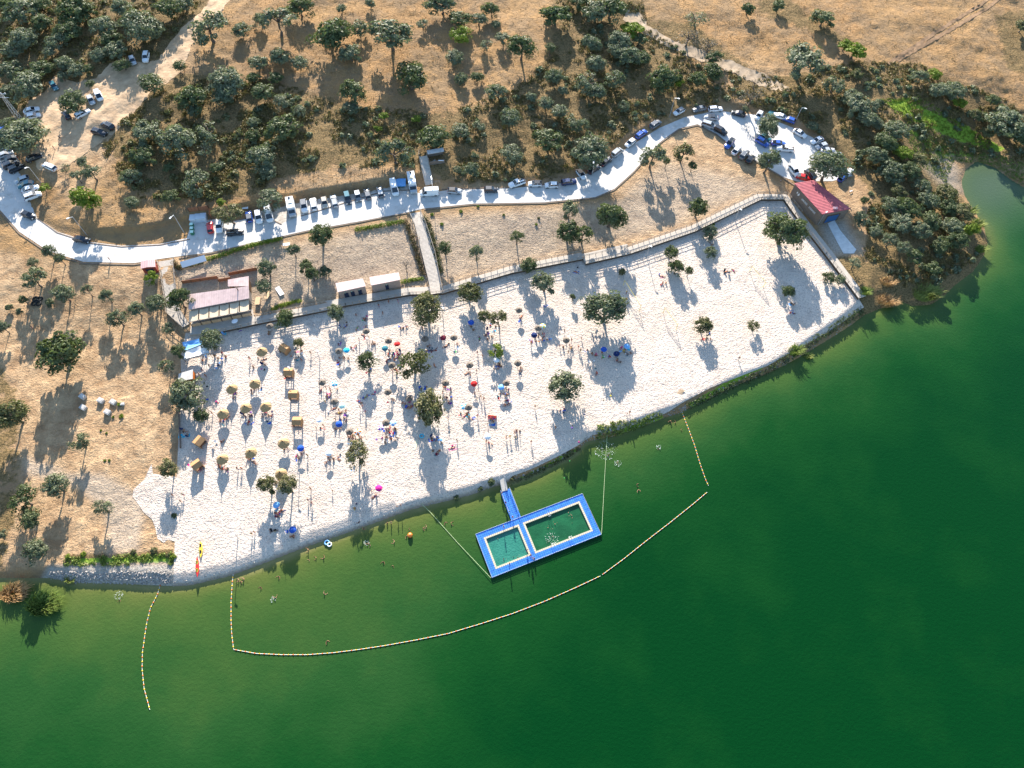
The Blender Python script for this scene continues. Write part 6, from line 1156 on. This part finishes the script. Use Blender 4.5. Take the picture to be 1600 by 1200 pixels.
for u, v, c in ((324,624,'blue'),(338,575,'light blue'),(343,567,'light blue'),(336,556,'brown'),(341,570,'navy'),(347,560,'blue'),(322,558,'light blue'),(317,553,'navy'),(345,529,'white'),(352,522,'cyan'),(349,521,'light blue'),(465,563,'teal'),(461,546,'navy'),(472,552,'white'),(424,829,'black'),(430,828,'black'),(1132,423,'black'),(1139,426,'navy'),(425,643,'navy'),(378,646,'navy'),(392,644,'purple'),(410,642,'blue'),(350,648,'navy'),(367,615,'purple'),(387,715,'brown'),(396,716,'blue'),(471,703,'magenta'),(515,709,'purple'),(625,548,'navy'),(614,553,'teal'),(640,628,'magenta'),(634,636,'blue'),(673,681,'navy'),(683,683,'blue'),(761,514,'navy'),(763,521,'purple'),(975,548,'yellow'),(969,549,'light blue'),(979,543,'blue'),(1105,524,'black'),(293,681,'navy'),(284,670,'navy'),(338,690,'white'),(332,697,'white'),(705,620,'blue'),(772,654,'purple'),(430,792,'blue'),(409,568,'navy')):
    r = ch0 if first else copy_tree(ch0); first = False; r.location = below(u, v, .4); r.rotation_euler.z = rp.uniform(0, 6.28)
    for nm in ('seat','backrest'): setmat(kids(r, nm)[0], cmat(c))
    note(r, f'{c} folding chair', 'folding chair', u, v, 'folding chairs on the beach')
bag = empty('beach_bag', (0,0,-80)); mb = MB(); mb.box((0,0,.16), (.5,.28,.32), taper=.8); mb.build('bag_body', cmat('navy'), bag); mb = MB(); mb.tube([(-.15,0,.3),(-.1,0,.5),(.1,0,.5),(.15,0,.3)], .02, 5); mb.build('handle', cmat('brown'), bag); first = True; seen = []
for o, desc, u, v, av in list(THINGS):
    if o.get('category') == 'towel' and rp.random() < .75:
        uu, vv = u+rp.uniform(-5, 5), v+rp.uniform(-5, 5); c = rp.choice(['navy','black','blue','red','brown','white','magenta','teal']); r = bag if first else copy_tree(bag); first = False; r.location = below(uu, vv, .15); r.rotation_euler.z = rp.uniform(0, 3); setmat(kids(r, 'bag_body')[0], cmat(c)); note(r, f'{c} beach bag', 'bag', uu, vv, 'bags left beside the towels')
mb = MB(); mb.ell((0,0,.5), (.6,.6,.5), 14, 8); o = mb.build('beach_ball', cmat('orange','plastic'), None, True); o.location = at(641,837,0)+Vector((0,0,-.1)); tag(o, 'big orange inflatable ball floating among the bathers', 'ball')
def torus(u, v, R_, r_, col, desc, cat='float', z=None):
    mb = MB(); n, q = 20, 8; mb.add([((R_+r_*math.cos(2*math.pi*j/q))*math.cos(2*math.pi*i/n), (R_+r_*math.cos(2*math.pi*j/q))*math.sin(2*math.pi*i/n), r_*math.sin(2*math.pi*j/q)+r_) for i in range(n) for j in range(q)], [(i*q+j, ((i+1) % n)*q+j, ((i+1) % n)*q+(j+1) % q, i*q+(j+1) % q) for i in range(n) for j in range(q)])
    o = mb.build('swim_ring', cmat(col,'plastic'), None, True); o.location = below(u, v, .2) if z is None else at(u, v, z); tag(o, desc, cat); return o
torus(511,848,.5,.16,'light blue','light blue swim ring held at the waterline','swim ring',z=.02); torus(515,851,.45,.15,'white','white swim ring beside the light blue one','swim ring',z=.02); torus(659,681,.5,.15,'cyan','cyan swim ring lying in the long tree shade','swim ring')
mb = MB(); V = []
for t in np.linspace(-1, 1, 13): V.append(((t)*1.6, .32*(1-abs(t)**2.4)))
mb.prism([(x, y) for x, y in V]+[(x, -y) for x, y in V[::-1][1:-1]], .04, .12); o = mb.build('surfboard', cmat('cream','plastic')); o.location = gp(650, 695); o.rotation_euler.z = 1.5; tag(o, 'cream surfboard lying on the sand left of the long tree shade', 'surfboard')
P = below(769,650,1.0); r = empty('beach_tent', P, -.1); mk('cloth', [(-1.1,.7,0),(1.1,.7,0),(1.0,.1,1.2),(-1.0,.1,1.2),(-1.1,-.9,.1),(1.1,-.9,.1)], [(0,1,2,3),(3,2,1,0)], cmat('orange'), r); mk('side_cloth', [(-1.1,.7,0),(-1.0,.1,1.2),(-1.1,-.4,0)], [(0,1,2),(2,1,0)], cmat('red'), r); mk('side_cloth', [(1.1,.7,0),(1.0,.1,1.2),(1.1,-.4,0)], [(0,1,2),(2,1,0)], cmat('red'), r); mk('floor_mat', [(-1.1,-2.3,.03),(1.1,-2.3,.03),(1.1,.7,.03),(-1.1,.7,.03)], [(0,1,2,3)], cmat('blue'), r); tag(r, 'orange pop-up beach tent with blue floor mat', 'beach tent')
# splashes: patches of white foam droplets
for u, v, rr in ((947,704,3.0),(965,724,1.0),(186,930,1.0),(427,937,.7),(1029,699,.7),(862,842,1.7),(573,848,.8)):
    mb = MB(); rd = random.Random(int(u)); c = at(u, v, 0)
    for _ in range(int(46*rr)):
        a, q = rd.uniform(0, 6.28), rr*math.sqrt(rd.random())*1.0; s = rd.uniform(.02, .065); mb.ell((math.cos(a)*q, math.sin(a)*q*.9, rd.uniform(.0,.25)), (s*rd.uniform(1,2.2), s, s*.5), 5, 3)
    o = mb.build('splash', pmat('foam', (0.75,0.8,0.75), .6)); o.location = c; tag(o, f'patch of white splashing foam round a bather', 'splash', kind='stuff')
# ------------------------------------------------------------------ closing: labels that single each thing out
ANCH = [(1285,308,'the red-roofed building'),(345,465,'the big pink-roofed restaurant'),(548,450,'the left toilet hut'),(600,440,'the right toilet hut'),(668,395,'the wide wooden stair'),(262,440,'the left wooden stair'),(232,412,'the striped kiosk'),
 (680,240,'the grey shelter on the slope'),(660,265,'the slatted ramp on the slope'),(318,340,'the waste container bay'),(455,325,'the campervan'),(640,290,'the camper truck'),(1256,277,'the red car'),(671,301,'the white van by the stair'),
 (840,830,'the floating pool'),(790,757,'the pool gangway'),(314,858,'the yellow kayak'),(309,886,'the red kayak'),(302,555,'the white awning'),(293,580,'the grey-roofed stall'),(443,543,'the topmost brown beach hut'),(464,657,'the lowest brown hut of the column'),
 (310,688,'the shaded brown hut'),(306,725,'the sunlit brown hut'),(945,481,'the biggest beach tree'),(1227,358,'the big tree by the red roof'),(665,480,'the broad tree at the stair foot'),(883,601,'the beach tree near the bank'),(1178,420,'the yellow net at far right'),(1050,487,'the middle yellow net'),
 (985,450,'the leftmost yellow net'),(1045,635,'the concrete ramp'),(1345,475,'the right corner of the sand'),(165,630,'the concrete inspection boxes'),(57,470,'the pile of tyres'),(90,548,'the big oak on bare earth'),(20,165,'the lattice pylon'),(1447,457,'the big reed clump'),
 (1490,255,'the inlet'),(1455,165,'the bright green marsh'),(1480,50,'the twin wheel tracks'),(330,10,'the dirt track at the top edge'),(113,157,'the oak in the dirt car park'),(228,89,'the white car under the trees'),(1256,92,'the lone big oak at upper right'),(1075,58,'the bare grey tree'),
 (641,118,'the densest oak mid-slope'),(610,48,'the umbrella-shaped oak'),(515,50,'the broad oak at top'),(815,70,'the tall thin-trunked oak'),(922,235,'the oak over the roadside cars'),(1040,122,'the round oak above the lamp'),(440,197,'the double oak above the parking'),(352,124,'the grey oak above the slope'),
 (215,36,'the widest oak at top left'),(30,208,'the wide oak over the left cars'),(298,152,'the dark oak right of the track'),(1298,257,'the tree over the turning circle'),(1203,196,'the tree inside the turning circle'),(955,333,'the tall tree above the boardwalk'),(500,365,'the tall tree below the road'),
 (262,730,'the leaning tree at the sand edge'),(417,757,'the twin trees near the water'),(557,708,'the split-crowned tree'),(645,566,'the yellow-green beach tree'),(574,562,'the small tree among bathers'),(1100,507,'the lone little tree on open sand'),(15,645,'the big oak at the left edge'),(158,792,'the slim tree above the weeds'),
 (122,689,'the tree with the bent trunk'),(1003,880,'the long buoy line'),(1092,710,'the right buoy line'),(232,1000,'the left buoy line'),(1575,188,'the big tree at the right edge'),(360,960,'the short buoy line'),(900,470,'the tiny sapling on the sand'),(1232,453,'the round bush in the big shade'),(130,175,'the long white car'),(168,197,'the two dark cars side by side')]
DIRS = ['right of','above and right of','above','above and left of','left of','below and left of','below','below and right of']
def rel(u, v, au, av):
    d = math.hypot(u-au, v-av); k = int(round(math.degrees(math.atan2(av-v, u-au))/45)) % 8
    w_ = 'just ' if d < 32 else 'a short way ' if d < 75 else '' if d < 140 else 'well '
    return w_+DIRS[k], d
used = {}; n_amb = 0
for o, desc, u, v, avoid in THINGS:
    A = sorted([(rel(u, v, a[0], a[1])[1], a) for a in ANCH if math.hypot(u-a[0], v-a[1]) > 9 and a[2] != avoid])[:5]
    done = False
    cands = [f'{desc} {rel(u, v, a[0], a[1])[0]} {a[2]}' for d, a in A]
    cands += [f'{desc} {DIRS[int(round(math.degrees(math.atan2(a[1]-v, u-a[0]))/45)) % 8]} {a[2]}, near {b[2]}' for d, a in A[:3] for e, b in A[:4] if a is not b]
    cands += [f'{desc}, {q} of the look-alikes {rel(u, v, a[0], a[1])[0]} {a[2]}' for d, a in A[:2] for q in ('nearest','second','third','fourth','farthest')]
    for c in cands:
        if len(c.split()) <= 16 and c not in used: o['label'] = c; used[c] = o; done = True; break
    if not done: o['label'] = ' '.join(cands[0].split()[:16]); n_amb += 1
print('things', len(THINGS), 'ambiguous', n_amb, 'objects', len(bpy.data.objects))
